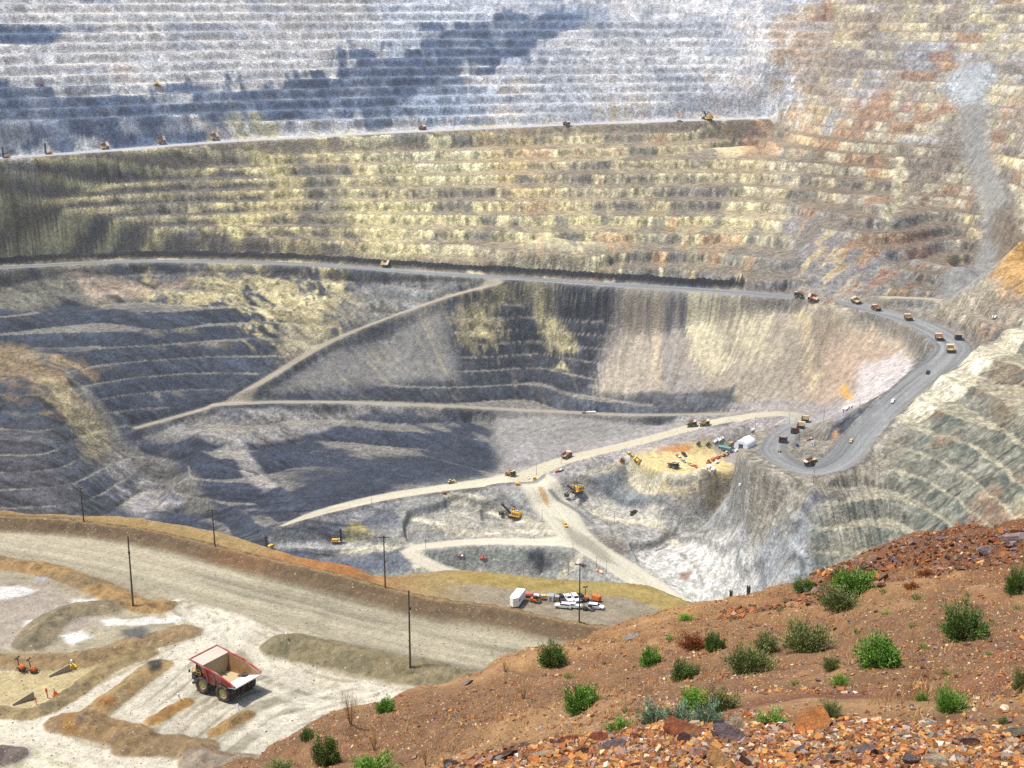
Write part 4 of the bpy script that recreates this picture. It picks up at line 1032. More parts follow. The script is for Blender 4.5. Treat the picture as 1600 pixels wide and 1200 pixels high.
# ---- haul truck, forward = +y
def truck_body(t, paint, bed, edge, top):
    m = MB()
    W, F = 4.15, 3.3                            # half widths at the rim and at the floor
    for s in (-1, 1):
        out = [(s * F, 2.6, 2.7), (s * (F + .15), -2.4, 3.0), (s * 3.9, -6.3, 4.15), (s * W, -6.3, 4.45), (s * W, -1.2, 6.0), (s * W, 2.9, 6.35)]
        inn = [(x - s * 0.22, y, z) for x, y, z in out]
        n = 6
        m.add(out + inn, [tuple(range(n)), tuple(range(n, 2 * n))[::-1]] + [(i, (i + 1) % n, n + (i + 1) % n, n + i) for i in range(n)])
        for y0, y1 in ((-4.6, -4.3), (-2.6, -2.3), (-0.6, -0.3), (1.4, 1.7)):   # ribs down the side
            zt = 6.0 if y0 > -1.3 else 4.5 + (y0 + 6.3) * 0.29
            zb_ = 2.85 if y0 > -2.4 else 3.0 + (-2.4 - y0) * 0.3
            m.hexa([(s * (F + .1), y0, zb_), (s * (F + .42), y0, zb_), (s * (F + .42), y1, zb_), (s * (F + .1), y1, zb_), (s * W, y0, zt), (s * (W + .16), y0, zt), (s * (W + .16), y1, zt), (s * W, y1, zt)])
        m.bar((s * W, -6.3, 4.5), (s * W, -1.2, 6.05), 0.35, 0.25); m.bar((s * W, -1.2, 6.05), (s * W, 2.9, 6.4), 0.35, 0.25)
    m.hexa([(-3.3, 2.4, 2.7), (3.3, 2.4, 2.7), (3.3, 2.65, 2.7), (-3.3, 2.65, 2.7), (-4.15, 3.0, 6.3), (4.15, 3.0, 6.3), (4.15, 3.25, 6.3), (-4.15, 3.25, 6.3)])
    body = m.build('dump_body', paint, t); m = MB()
    m.hexa([(-4.15, 2.9, 6.25), (4.15, 2.9, 6.25), (4.1, 6.3, 6.75), (-4.1, 6.3, 6.75), (-4.15, 2.9, 6.45), (4.15, 2.9, 6.45), (4.1, 6.3, 6.95), (-4.1, 6.3, 6.95)])
    m.build('canopy', top, body); m = MB()
    m.bar((-4.15, 6.35, 6.9), (4.15, 6.35, 6.9), 0.3, 0.4)
    for s in (-1, 1): m.bar((s * 4.12, 2.9, 6.5), (s * 4.1, 6.3, 7.0), 0.25, 0.35)
    m.build('canopy_rim', paint, body)
    fl = MB()
    fl.hexa([(-3.35, -2.4, 2.72), (3.35, -2.4, 2.72), (3.2, 2.5, 2.45), (-3.2, 2.5, 2.45), (-3.35, -2.4, 3.0), (3.35, -2.4, 3.0), (3.2, 2.5, 2.75), (-3.2, 2.5, 2.75)])
    fl.build('tray_floor', bed, body)
    tl = MB()
    tl.hexa([(-3.95, -6.5, 3.95), (3.95, -6.5, 3.95), (3.4, -2.38, 2.75), (-3.4, -2.38, 2.75), (-3.95, -6.5, 4.2), (3.95, -6.5, 4.2), (3.4, -2.38, 3.03), (-3.4, -2.38, 3.03)])
    tl.build('tail_plate', edge, body)
    for s in (-1, 1):                           # dusty inner faces of the tray
        a = [(s * 3.02, 2.5, 2.78), (s * 3.12, -2.38, 3.05), (s * 3.62, -6.25, 4.22), (s * 3.88, -6.2, 4.42), (s * 3.88, -1.2, 5.93), (s * 3.88, 2.85, 6.25)]
        b = [(x - s * .06, y, z) for x, y, z in a]
        MB().add(a + b, [tuple(range(6)), tuple(range(6, 12))[::-1]] + [(i, (i + 1) % 6, 6 + (i + 1) % 6, 6 + i) for i in range(6)]).build('side_lining', M['rustlining'], body)
    fw = MB(); fw.hexa([(-3.1, 2.25, 2.76), (3.1, 2.25, 2.76), (3.1, 2.36, 2.76), (-3.1, 2.36, 2.76), (-3.8, 2.85, 6.2), (3.8, 2.85, 6.2), (3.8, 2.96, 6.2), (-3.8, 2.96, 6.2)])
    fw.build('front_plate', M['bedtan'], body)
    return body

def wheel(t, x, y, w, detail):
    r = 1.82; h = w / 2
    wh = empty('wheel', t)
    if detail:
        m = MB(); m.ring(x, y, r, [(-h * .55, r * .56), (-h, r * .72), (-h, r * .9), (-h * .8, r), (h * .8, r), (h, r * .9), (h, r * .72), (h * .55, r * .56)], 32)
        for i in range(32):
            a = 2 * math.pi * i / 32; c, s_ = math.cos(a), math.sin(a)
            m.bar((x - h * .85, y + (r + .02) * c, r + (r + .02) * s_), (x + h * .85, y + (r + .02) * math.cos(a + .1), r + (r + .02) * math.sin(a + .1)), 0.13, 0.13)
        m.build('tyre', M['tyre'], wh)
        m = MB(); m.ring(x, y, r, [(-h * .5, 0.02), (-h * .5, r * .3), (-h * .3, r * .34), (-h * .55, r * .56), (h * .55, r * .56), (h * .3, r * .34), (h * .5, r * .3), (h * .5, 0.02)], 20)
        m.build('rim', M['rim'], wh)
    else:
        m = MB(); m.ring(x, y, r, [(-h * .55, r * .5), (-h, r * .75), (-h * .8, r), (h * .8, r), (h, r * .75), (h * .55, r * .5)], 14); m.build('tyre', M['tyre'], wh)
        m = MB(); m.ring(x, y, r, [(-h * .45, 0.02), (-h * .5, r * .52), (h * .5, r * .52), (h * .45, 0.02)], 10); m.build('rim', M['rim'], wh)
    return wh

def make_truck(paint, bed, edge, detail, top, trim):
    t = empty('haul_truck')
    truck_body(t, paint, bed, edge, top)
    m = MB()
    for s in (-1, 1): m.box(s * 1.0 - .25, s * 1.0 + .25, -4.6, 5.2, 1.7, 2.5)
    m.cyl((-3, -2.9, 1.82), (3, -2.9, 1.82), 0.75, n=12); m.cyl((-3, 3.2, 1.82), (3, 3.2, 1.82), 0.5, n=12)
    m.box(-1.2, 1.2, -3.6, -2.2, 1.2, 2.4, .1); m.box(-1.3, 1.3, 2.6, 5.6, 1.4, 3.6)
    for s in (-1, 1): m.cyl((s * 1.1, -0.6, 2.0), (s * 1.1, 1.6, 3.2), 0.22, n=8)
    m.build('chassis', M['dark'], t)
    m = MB(); m.box(-3.9, 3.9, 3.4, 5.9, 3.75, 3.95); m.box(-3.8, -2.2, 4.9, 6.0, 2.4, 3.75); m.box(2.2, 3.8, 4.9, 6.0, 2.4, 3.75); m.box(-3.6, 3.6, 5.7, 6.2, 1.2, 1.6)
    m.build('deck', trim, t)
    c = MB(); c.box(-3.4, -1.5, 3.6, 5.4, 3.95, 5.9, .12); cab = c.build('cab', trim, t)
    g = MB(); g.box(-3.2, -1.7, 5.35, 5.42, 4.7, 5.6); g.box(-3.42, -3.33, 3.9, 5.1, 4.7, 5.6); g.box(-1.57, -1.48, 3.9, 5.1, 4.7, 5.6); g.build('window', M['glass'], cab)
    m = MB(); m.box(-1.5, 1.5, 5.75, 5.95, 1.7, 3.7)
    for i in range(7): m.box(-1.4, 1.4, 5.95, 6.02, 1.8 + i * .27, 1.93 + i * .27)
    m.build('radiator_grille', M['black'], t)
    m = MB(); m.box(.4, 3.3, 3.5, 5.0, 3.95, 5.1); m.cyl((3.4, 2.4, 2.4), (3.4, 1.0, 2.4), 0.6, n=10); m.build('engine_cabinets', M['black'], t)
    for sx in (-1, 1): wheel(t, sx * 3.35, 3.2, 1.15, detail)
    for x in (-3.7, -2.45, 2.45, 3.7): wheel(t, x, -2.9, 1.1, detail)
    if detail:
        m = MB()
        for x in (-3.85, 3.85):
            for y in (3.5, 4.6, 5.8): m.bar((x, y, 3.95), (x, y, 5.0), .07)
            m.bar((x, 3.5, 5.0), (x, 5.8, 5.0), .07); m.bar((x, 3.5, 4.5), (x, 5.8, 4.5), .06)
        m.bar((-3.85, 5.8, 5.0), (3.85, 5.8, 5.0), .07); m.bar((-3.85, 5.8, 4.5), (3.85, 5.8, 4.5), .06)
        m.build('handrail', M['yellow'], t)
        m = MB()
        for x in (-2.9, -2.3): m.bar((x, 6.5, .6), (x, 6.0, 3.8), .08)
        for i in range(8): m.bar((-2.9, 6.45 - i * .06, .8 + i * .4), (-2.3, 6.45 - i * .06, .8 + i * .4), .07)
        m.build('ladder', M['grey'], t)
        for x in (-3.0, 3.0): MB().box(x - .35, x + .35, 6.0, 6.12, 2.7, 3.1).build('headlight', M['lamp'], t)
        for s in (-1, 1): m = MB(); m.bar((s * 3.9, 5.9, 4.2), (s * 4.5, 6.05, 4.55), .07); m.box(s * 4.5 - .2, s * 4.5 + .2, 6.0, 6.1, 4.2, 4.9); m.build('mirror', M['black'], t)
        for s in (-1, 1): MB().box(s * 3.05 - .5, s * 3.05 + .5, -4.95, -4.88, 1.2, 2.9).build('mud_flap', M['black'], t)
        MB().box(-.6, .6, -4.95, -4.6, 1.4, 2.3).build('rear_box', M['black'], t)
    return t

near_truck = make_truck(M['red'], M['bedtan'], M['bedwhite'], True, M['dustpink'], M['dark'])
tp = (at_z(353, 1082, -140.3))
rzt = math.radians(148 - 90)
def ground_fit(g, o, pos, rz, fy, fx, lift=0.0):
    """stand a wheeled thing on uneven ground: tilt it to the slope under its wheels"""
    c, s_ = math.cos(rz), math.sin(rz)
    def h(lx, ly): return g.height(pos[0] + lx * c - ly * s_, pos[1] + lx * s_ + ly * c)
    zf, zb_, zl, zr = h(0, fy), h(0, -fy), h(-fx, 0), h(fx, 0)
    pitch_ = math.atan2(zf - zb_, 2 * fy); roll = math.atan2(zl - zr, 2 * fx)
    o.location = (pos[0], pos[1], (zf + zb_ + zl + zr) / 4 + lift); o.rotation_euler = Euler((pitch_, roll, rz), 'XYZ')
    o.rotation_mode = 'XYZ'
spawn(near_truck, tp, rzt, 'red haul truck with pale empty tray parked on the white muddy lot', 'dump truck')
ground_fit(near, near_truck, tp, rzt, 3.0, 3.0, 0.05)

far_red = make_truck(M['redfar'], M['bedtan'], M['bedtan'], False, M['dustpink'], M['dark'])
TR = 'haul trucks driving the mine roads'
tanswap = {'sun_faded_red_paint': M['tan']}; darkswap = {'sun_faded_red_paint': M['dark']}; redswap = {'sun_faded_red_paint': M['red']}
for px, py, dx, dy, sw, lab in [
    (1249, 463, -10, -1, darkswap, 'dark haul truck leading the line climbing the mid-level road'),
    (1270, 467, -10, -1, None, 'orange-red haul truck second in the line on the mid-level road'),
    (1338, 474, -10, -3, tanswap, 'tan haul truck on the mid-level road before the bend'),
    (1369, 485, -10, -3, redswap, 'bright red haul truck where the mid-level road starts to bend'),
    (1419, 500, -10, -7, None, 'orange-red haul truck alone on the upper part of the road bend'),
    (1467, 531, -8, -8, None, 'red haul truck on the inner lane of the wide road bend'),
    (1497, 530, 5, 12, tanswap, 'tan haul truck on the outer lane of the wide road bend'),
    (1485, 549, -5, -10, tanswap, 'tan haul truck lowest of three in the wide road bend'),
    (1258, 659, 4, -12, darkswap, 'dark haul truck farthest of four queueing round the hairpin'),
    (1251, 669, 6, -10, tanswap, 'tan haul truck third from the front in the hairpin queue'),
    (1242, 677, -8, 10, None, 'red haul truck second of four on the hairpin approach'),
    (1223, 691, -8, 12, redswap, 'bright red haul truck nearest the hairpin of the four queueing'),
    (1268, 727, -12, 1, darkswap, 'dark haul truck rounding the bottom of the hairpin'),
    (886, 715, 10, -3, redswap, 'red haul truck with white nose rolling down to the pit floor'),
    (797, 743, 8, 2, tanswap, 'dusty tan haul truck entering the pit floor crossroads'),
    (603, 414, 12, 1, tanswap, 'pale tan haul truck alone on the long dark-banked road'),
    (163, 231, 12, -1, tanswap, 'tan haul truck on the top bench near the drill masts'),
    (251, 220, 12, -1, None, 'orange-red haul truck on the top bench below the blue-grey wall'),
    (335, 215, 12, -1, redswap, 'dark red haul truck beside the rubble heap on the top bench'),
    (660, 203, 12, -1, redswap, 'small red haul truck on the pale middle of the top bench'),
    (885, 196, 12, -1, darkswap, 'small dark haul truck on the top bench short of the far shovel'),
    (1081, 666, 12, 1, darkswap, 'dark truck parked on the bench above the pad, front one of two'),
    (1101, 665, 12, 1, tanswap, 'brown truck parked on the bench above the pad, rear one of two'),
    (1052, 731, 12, 4, darkswap, 'black haul truck parked alone on the yellow pad')]:
    p = pit.hit(px, py, 900); rz = heading(pit, px, py, dx, dy, 900)
    o = spawn(far_red, p, rz, lab, 'dump truck', TR, 1.0, sw); ground_fit(pit, o, p, rz, 3.5, 3.5, 0.1)

# ---- electric shovel, digging toward +y
def make_shovel():
    t = empty('mining_shovel')
    for s in (-1, 1):
        m = MB(); m.prism([(-5.5, .4), (-4.8, 0), (4.8, 0), (5.5, .4), (5.5, 1.9), (4.8, 2.4), (-4.8, 2.4), (-5.5, 1.9)], s * 3.9 - 1.1, s * 3.9 + 1.1)
        for i in range(12): m.box(s * 3.9 - 1.2, s * 3.9 + 1.2, -5.2 + i * .9, -4.8 + i * .9, 2.38, 2.55)
        m.build('crawler_track', M['black'], t)
    m = MB(); m.box(-2.8, 2.8, -3, 3, 1.0, 3.0); m.cyl((0, 0, 2.9), (0, 0, 3.5), 3.4, n=20); m.build('lower_frame', M['dark'], t)
    m = MB(); m.box(-4.6, 4.6, -9, 4.2, 3.5, 4.3); m.box(-4.3, 4.3, -8.8, 1.6, 4.3, 9.2, .15); m.box(-4.4, 4.4, -10.2, -8.8, 3.6, 8.0, .2)
    h = m.build('machinery_house', M['yellow'], t)
    m = MB()
    for i in range(4): m.box(-4.36, -4.26, -8 + i * 2.3, -6.6 + i * 2.3, 5.2, 7.6); m.box(4.26, 4.36, -8 + i * 2.3, -6.6 + i * 2.3, 5.2, 7.6)
    m.build('vent_louvre', M['dark'], h)
    m = MB(); m.box(-3, 3, -7, -2, 9.2, 10.4, .2); m.build('roof_fan_housing', M['grey'], h)
    m = MB(); m.box(1.8, 4.6, 1.6, 4.6, 5.6, 8.6); m.box(1.9, 4.5, 1.7, 4.5, 8.6, 11.0, .1); cb = m.build('operator_cab', M['yellow'], t)
    m = MB(); m.box(2.1, 4.3, 4.42, 4.52, 9.0, 10.5); m.box(4.42, 4.54, 2.0, 4.2, 9.0, 10.5); m.build('window', M['glass'], cb)
    m = MB()
    for s in (-1, 1): m.bar((s * 1.5, 3.6, 4.2), (s * .9, 16.5, 14.0), .9, 1.5)
    for k in range(6): a = .1 + k * .17; m.bar((-1.4, 3.6 + 12.9 * a, 4.2 + 9.8 * a), (1.4, 3.6 + 12.9 * (a + .08), 4.2 + 9.8 * (a + .08)), .5)
    m.cyl((-1.1, 16.6, 14.2), (1.1, 16.6, 14.2), 1.3, n=16); m.build('boom', M['black'], t)
    m = MB()
    for s in (-1, 1): m.bar((s * 1.9, 6.5, 10.2), (s * 1.6, 17.5, 3.2), .6, 1.0)
    m.cyl((-2.2, 9.2, 8.6), (2.2, 9.2, 8.6), .9, n=12); m.build('dipper_handle', M['black'], t)
    m = MB()
    m.hexa([(-2.2, 16.6, .6), (2.2, 16.6, .6), (2.2, 20.4, .2), (-2.2, 20.4, .2), (-2.4, 16.2, 4.0), (2.4, 16.2, 4.0), (2.4, 20.8, 4.6), (-2.4, 20.8, 4.6)])
    for i in range(5): m.box(-2.2 + i * 1.0, -1.8 + i * 1.0, 20.6, 21.3, 4.2, 4.7)
    m.build('dipper', M['dark'], t)
    m = MB()
    for s in (-1, 1): m.bar((s * 2.5, 1.2, 9.2), (s * 1.0, .2, 15.4), .5); m.bar((s * 2.5, -4, 9.2), (s * 1.0, .2, 15.4), .5)
    m.bar((-1.2, .2, 15.4), (1.2, .2, 15.4), .5); m.build('gantry', M['black'], t)
    m = MB()
    for s in (-1, 1): m.bar((s * .8, .2, 15.4), (s * .8, 16.5, 14.6), .14); m.bar((s * .5, 17.8, 14.2), (s * .5, 18.0, 4.2), .14)
    m.build('hoist_cable', M['black'], t)
    return t
shovel = make_shovel()
for px, py, dx, dy, s, lab in [(901, 771, -14, 5, .92, 'yellow and black mining shovel on the pale pit floor, dipper lowered'),
                               (803, 809, -14, -3, .92, 'yellow mining shovel digging into the dark bank in the hollow'),
                               (1107, 188, -14, -2, 1.0, 'far mining shovel at the end of the top bench')]:
    spawn(shovel, pit.hit(px, py, 900), heading(pit, px, py, dx, dy, 900), lab, 'excavator', 'mining shovels in the pit', s)

# ---- blast hole drill
def make_drill():
    t = empty('drill_rig')
    for s in (-1, 1): MB().prism([(-4, .3), (-3.5, 0), (3.5, 0), (4, .3), (4, 1.2), (3.5, 1.6), (-3.5, 1.6), (-4, 1.2)], s * 2.1 - .5, s * 2.1 + .5).build('crawler_track', M['black'], t)
    m = MB(); m.box(-2.6, 2.6, -6, 5.5, 1.7, 2.3); m.box(-2.2, 2.2, -5.6, 1.5, 2.3, 4.6, .1); h = m.build('engine_house', M['yellow'], t)
    m = MB()
    for i in range(4): m.box(-2.24, -2.14, -5.2 + i * 1.6, -4.2 + i * 1.6, 2.9, 4.1)
    m.build('vent_louvre', M['dark'], h)
    m = MB(); m.box(-2.4, -.4, 2.0, 4.0, 2.3, 4.8, .1); c = m.build('cab', M['white'], t); MB().box(-2.2, -.6, 3.9, 4.0, 3.3, 4.5).build('window', M['glass'], c)
    m = MB()
    for x, y in ((-.9, 4.2), (.9, 4.2), (.9, 5.8), (-.9, 5.8)): m.bar((x, y, 1.2), (x, y, 17.5), .5)
    for k in range(14):
        z_ = 1.6 + k * 1.15; q = ((-.9, 4.2), (.9, 4.2), (.9, 5.8), (-.9, 5.8))
        for i in range(4): a, b = q[i], q[(i + 1) % 4]; m.bar((*a, z_), (*b, z_ + 1.15), .13); m.bar((*a, z_), (*b, z_), .13)
    m.cyl((0, 5, 1), (0, 5, 16.5), .6, n=8); m.build('mast', M['black'], t)
    for x, y in ((-2.4, 5.2), (2.4, 5.2), (-2.4, -5.6), (2.4, -5.6)): MB().cyl((x, y, 0), (x, y, 2.4), .25, n=8).build('jack', M['dark'], t)
    return t
drill = make_drill()
for px, py, dx, dy, s, lab in [(10, 247, -12, 1, .95, 'drill rig with tall mast at the very edge of the top bench'),
                               (76, 241, -12, 1, .95, 'drill rig with tall mast second along the top bench'),
                               (526, 848, 10, 0, .95, 'drill rig working on the dark low bench of the pit'),
                               (421, 858, -8, 4, .95, 'drill rig with dark mast rising just behind the ochre berm'),
                               (1143, 950, -4, 8, 1.25, 'shorter drill mast showing over the brown hill crest'),
                               (1166, 947, 4, 8, 1.4, 'taller drill mast showing over the brown hill crest')]:
    spawn(drill, pit.hit(px, py, 900), heading(pit, px, py, dx, dy, 900), lab, 'drill rig', 'blast hole drill rigs', s)

# ---- utility poles
def make_pole(h, r, arms):
    t = empty('utility_pole')
    MB().cyl((0, 0, -.6), (0, 0, h), r, r * .65, 10).build('pole', M['wood'], t)
    for k in range(arms):
        z_ = h - .5 - k * 1.3
        MB().bar((-1.3, .16, z_), (1.3, .16, z_), .14, .2).build('crossarm', M['wood'], t)
        for x in (-1.15, 0.45, 1.15): MB().cyl((x, .16, z_ + .1), (x, .16, z_ + .45), .08, .05, 8).build('insulator', M['ceramic'], t)
    return t
bare = make_pole(18.0, .24, 0); cross = make_pole(14.5, .2, 1); small = make_pole(15.0, .26, 1)
PG = 'power poles around the mine'
m = MB().box(-.25, .25, -.4, -.2, 13.5, 14.2); bx_ = m.build('junction_box', M['dark'], bare)
spawn(bare, near.hit(208, 947), .3, 'bare dark pole standing on the dirt mound beside the wide road', 'pole', PG)
spawn(bare, near.hit(641, 1043), .8, 'bare dark pole at the roadside closest to the brown hill', 'pole', PG)
for px, py, h_, lab in [(131, 815, .68, 'crossarm pole on the berm, farthest up the road'), (336, 854, .72, 'crossarm pole on the berm, second along the road'),
                        (602, 918, .93, 'crossarm pole on the berm where the platform begins'), (905, 972, 1.0, 'crossarm pole on the berm in front of the parked vehicles')]:
    p = near.hit(px, py); o = spawn(cross, p, random.uniform(-.4, .4), lab, 'pole', PG)
    o.scale = (1, 1, h_); o.rotation_euler = (0, math.radians(random.uniform(-1.5, 1.5)), o.rotation_euler[2])
for px, py, lab in [(1233, 663, 'pit power pole above the hairpin queue of trucks'), (1287, 659, 'pit power pole on the spoil beyond the hairpin road'), (1343, 645, 'pit power pole beside the white substation trailers'),
                    (1317, 672, 'pit power pole between the hairpin and its upper leg'), (1249, 692, 'pit power pole in the middle of the hairpin'), (1271, 756, 'pit power pole on the slope under the hairpin bottom'),
                    (877, 725, 'pit power pole by the red truck on the floor road'), (838, 742, 'pit power pole at the floor crossroads'), (960, 817, 'pit power pole near the black machine on the floor'),
                    (847, 815, 'pit power pole right of the digging shovel'), (895, 868, 'pit power pole on the fork of the floor roads'), (932, 889, 'left of the twin pit poles by the yellow barrier'),
                    (947, 896, 'right of the twin pit poles by the yellow barrier'), (888, 898, 'pit power pole beneath the black rock patch'), (818, 901, 'pit power pole above the white cargo trailer'),
                    (581, 797, 'pit power pole on the drilled grey bench'), (677, 810, 'pit power pole in the green-grey hollow'), (665, 857, 'pit power pole inside the low road bend'),
                    (639, 842, 'pit power pole at the end of the dark bench'), (613, 882, 'pit power pole over the ochre berm'), (1180, 668, 'pit power pole behind the white tent'), (308, 228, 'pole on the top bench between two haul trucks'), (372, 221, 'pole on the rim of the top bench above the yellow wall')]:
    o = spawn(small, pit.hit(px, py, 900), random.uniform(-.6, .6), lab, 'pole', 'slim power poles in the pit', .92)

# ---- light vehicles and site gear
def car_wheels(t, xs, ys, r):
    for x in xs:
        for y in ys:
            m = MB(); m.ring(x, y, r, [(-.12, .02), (-.12, r * .8), (-.1, r), (.1, r), (.12, r * .8), (.12, .02)], 14); m.build('wheel', M['tyre'], t)
def make_pickup(body, suv=False):
    t = empty('sport_utility_car' if suv else 'pickup_truck')
    m = MB()
    m.prism([(-2.7, .5), (2.7, .5), (2.75, .95), (2.6, 1.1), (1.1, 1.18), (-2.7, 1.18)], -.95, .95)
    top = [(-2.6, 1.15), (1.2, 1.15), (.5, 1.85), (-2.4, 1.85)] if suv else [(-.9, 1.15), (1.2, 1.15), (.55, 1.85), (-.8, 1.85)]
    m.prism(top, -.85, .85)
    if not suv: m.box(-.95, -.85, -2.7, -.9, 1.15, 1.35); m.box(.85, .95, -2.7, -.9, 1.15, 1.35); m.box(-.95, .95, -2.75, -2.65, 1.15, 1.35)
    b = m.build('body', body, t)
    m = MB(); y0 = -2.3 if suv else -.75
    for s in (-1, 1): m.prism([(y0, 1.25), (.95, 1.25), (.45, 1.75), (y0 + .05, 1.75)], s * .86 - .01, s * .86 + .01)
    m.hexa([(-.75, 1.16, 1.22), (.75, 1.16, 1.22), (.75, 1.19, 1.22), (-.75, 1.19, 1.22), (-.72, .55, 1.8), (.72, .55, 1.8), (.72, .6, 1.82), (-.72, .6, 1.82)])
    m.build('window', M['glass'], b)
    for s in (-1, 1): MB().box(s * .75 - .15, s * .75 + .15, 2.7, 2.78, .75, .98).build('headlight', M['lamp'], t)
    car_wheels(t, (-.85, .85), (-1.7, 1.75), .4)
    return t
pick = make_pickup(M['white']); suv = make_pickup(M['white'], True)
def make_trailer():
    t = empty('cargo_trailer')
    m = MB(); m.prism([(-3.2, -1.2), (3.0, -1.2), (4.0, 0), (3.0, 1.2), (-3.2, 1.2)], .6, 3.0, 'z'); b = None
    m.v = [(y, x, z_) for (x, y, z_) in [(p[0], p[1], p[2]) for p in m.v]]
    b = m.build('body', M['white'], t)
    MB().box(-1.23, -1.19, 1.4, 2.4, 1.7, 2.3).build('window', M['glass'], b); MB().box(-.95, .95, -3.24, -3.19, .8, 2.8).build('door', M['grey'], b)
    m = MB()
    for i in range(6): m.box(-1.215, -1.19, -2.6 + i * .6, -2.56 + i * .6, .7, 2.9); m.box(1.19, 1.215, -2.6 + i * .6, -2.56 + i * .6, .7, 2.9)
    m.build('rib', M['grey'], b)
    m = MB(); m.bar((0, 3.8, .6), (0, 5.2, .6), .15); m.cyl((0, 4.9, 0), (0, 4.9, .6), .06, n=8); m.build('hitch', M['dark'], t)
    car_wheels(t, (-1.1, 1.1), (-.6, .4), .4)
    return t
trailer = make_trailer()
def make_flatbed():
    t = empty('flatbed_trailer')
    MB().box(-1.2, 1.2, -4, 4, .9, 1.15).build('bed', M['dark'], t); MB().bar((0, 4, .9), (0, 5.6, .7), .2).build('hitch', M['dark'], t)
    MB().box(-.9, .9, -3, 0, 1.15, 1.9, .15).build('crate', M['redfar'], t); MB().box(-.9, .9, .6, 3, 1.15, 1.7, .1).build('crate', M['white'], t)
    car_wheels(t, (-1.05, 1.05), (-2.4, -1.4), .45)
    return t
flat = make_flatbed()
def make_loader():
    t = empty('skid_loader')
    m = MB(); m.box(-.9, .9, -1.8, 1.0, .5, 1.5, .08); b = m.build('body', M['orange'], t)
    m = MB(); m.box(-.7, .7, -.6, .9, 1.5, 2.4, .1); c = m.build('cab', M['black'], t); MB().box(-.6, .6, .86, .92, 1.6, 2.2).build('window', M['glass'], c)
    m = MB()
    for s in (-1, 1): m.bar((s * .95, -1.4, 1.7), (s * .95, 1.6, .9), .16, .25)
    m.build('lift_arm', M['orange'], t)
    m = MB(); m.hexa([(-1.1, 1.5, .1), (1.1, 1.5, .1), (1.1, 2.5, .1), (-1.1, 2.5, .1), (-1.1, 1.4, .9), (1.1, 1.4, .9), (1.1, 1.8, .9), (-1.1, 1.8, .9)]); m.build('bucket', M['dark'], t)
    car_wheels(t, (-.95, .95), (-1.2, .6), .45)
    return t
loader = make_loader()
def make_generator(col):
    t = empty('generator_trailer')
    m = MB(); m.box(-.9, .9, -1.5, 1.5, .6, 2.0, .06); b = m.build('housing', col, t)
    m = MB()
    for i in range(5): m.box(-.93, -.88, -1.2 + i * .5, -.85 + i * .5, .9, 1.7)
    m.build('vent_louvre', M['dark'], b)
    MB().cyl((.4, .6, 1.95), (.4, .6, 2.6), .1, n=8).build('exhaust', M['dark'], t); MB().bar((0, 1.5, .6), (0, 2.7, .5), .12).build('hitch', M['dark'], t)
    car_wheels(t, (-.95, .95), (0,), .38)
    return t
gen = make_generator(M['orange'])
def make_shed(col):
    t = empty('site_shed')
    m = MB(); m.box(-1.2, 1.2, -1.5, 1.5, .1, 2.5); b = m.build('wall', col, t)
    m = MB(); m.prism([(-1.7, 2.5), (1.7, 2.5), (1.7, 2.6), (0, 2.95), (-1.7, 2.6)], -1.35, 1.35); m.build('roof', M['grey'], t)
    MB().box(-.45, .45, -1.53, -1.5, .15, 2.1).build('door', M['grey'], b); MB().box(-1.23, -1.2, -.5, .5, 1.2, 1.9).build('window', M['glass'], b)
    return t
shed = make_shed(M['white'])
def make_lightplant():
    t = empty('light_tower')
    m = MB(); m.box(-.8, .8, -1.2, 1.2, .5, 1.0); b = m.build('frame', M['black'], t)
    m = MB(); m.prism([(-.9, 1.0), (.9, 1.0), (.7, 1.5), (0, 1.75), (-.7, 1.5)], -.65, .65); m.build('engine_cover', M['orange'], t)
    m = MB(); m.bar((0, -1.1, .8), (0, -1.1, 4.4), .2); m.build('mast', M['black'], t)
    for x in (-.5, .5): MB().box(x - .3, x + .3, -1.3, -1.0, 4.2, 4.7).build('lamp', M['dark'], t)
    for x, y in ((-1.5, -1.1), (1.5, -1.1), (-1.5, 1.1), (1.5, 1.1)): MB().bar((x * .5, y, .6), (x, y, .05), .14).build('outrigger', M['black'], t)
    car_wheels(t, (-.95, .95), (0,), .38)
    return t
lightp = make_lightplant()
def make_dozer():
    t = empty('bulldozer')
    for s in (-1, 1): MB().prism([(-2.6, .3), (-2.1, 0), (2.1, 0), (2.6, .3), (2.4, 1.1), (.2, 1.7), (-2.4, 1.1)], s * 1.4 - .35, s * 1.4 + .35).build('crawler_track', M['black'], t)
    m = MB(); m.box(-1.0, 1.0, 0, 3.0, 1.0, 2.4, .1); m.box(-1.1, 1.1, -2.6, 0, 1.0, 1.9); m.build('engine_hood', M['yellow'], t)
    m = MB(); m.box(-.95, .95, -1.6, .1, 1.9, 3.5, .1); c = m.build('cab', M['yellow'], t); MB().box(-.97, .97, -1.3, -.2, 2.4, 3.2).build('window', M['glass'], c)
    m = MB(); m.prism([(3.4, .1), (3.7, .1), (3.5, .9), (3.8, 1.9), (3.55, 1.9), (3.25, .9)], -2.4, 2.4); m.build('blade', M['tan'], t)
    m = MB(); [m.bar((s * 1.9, 0, .8), (s * 1.9, 3.4, .7), .25) for s in (-1, 1)]; m.build('push_arm', M['yellow'], t)
    return t
dozer = make_dozer()
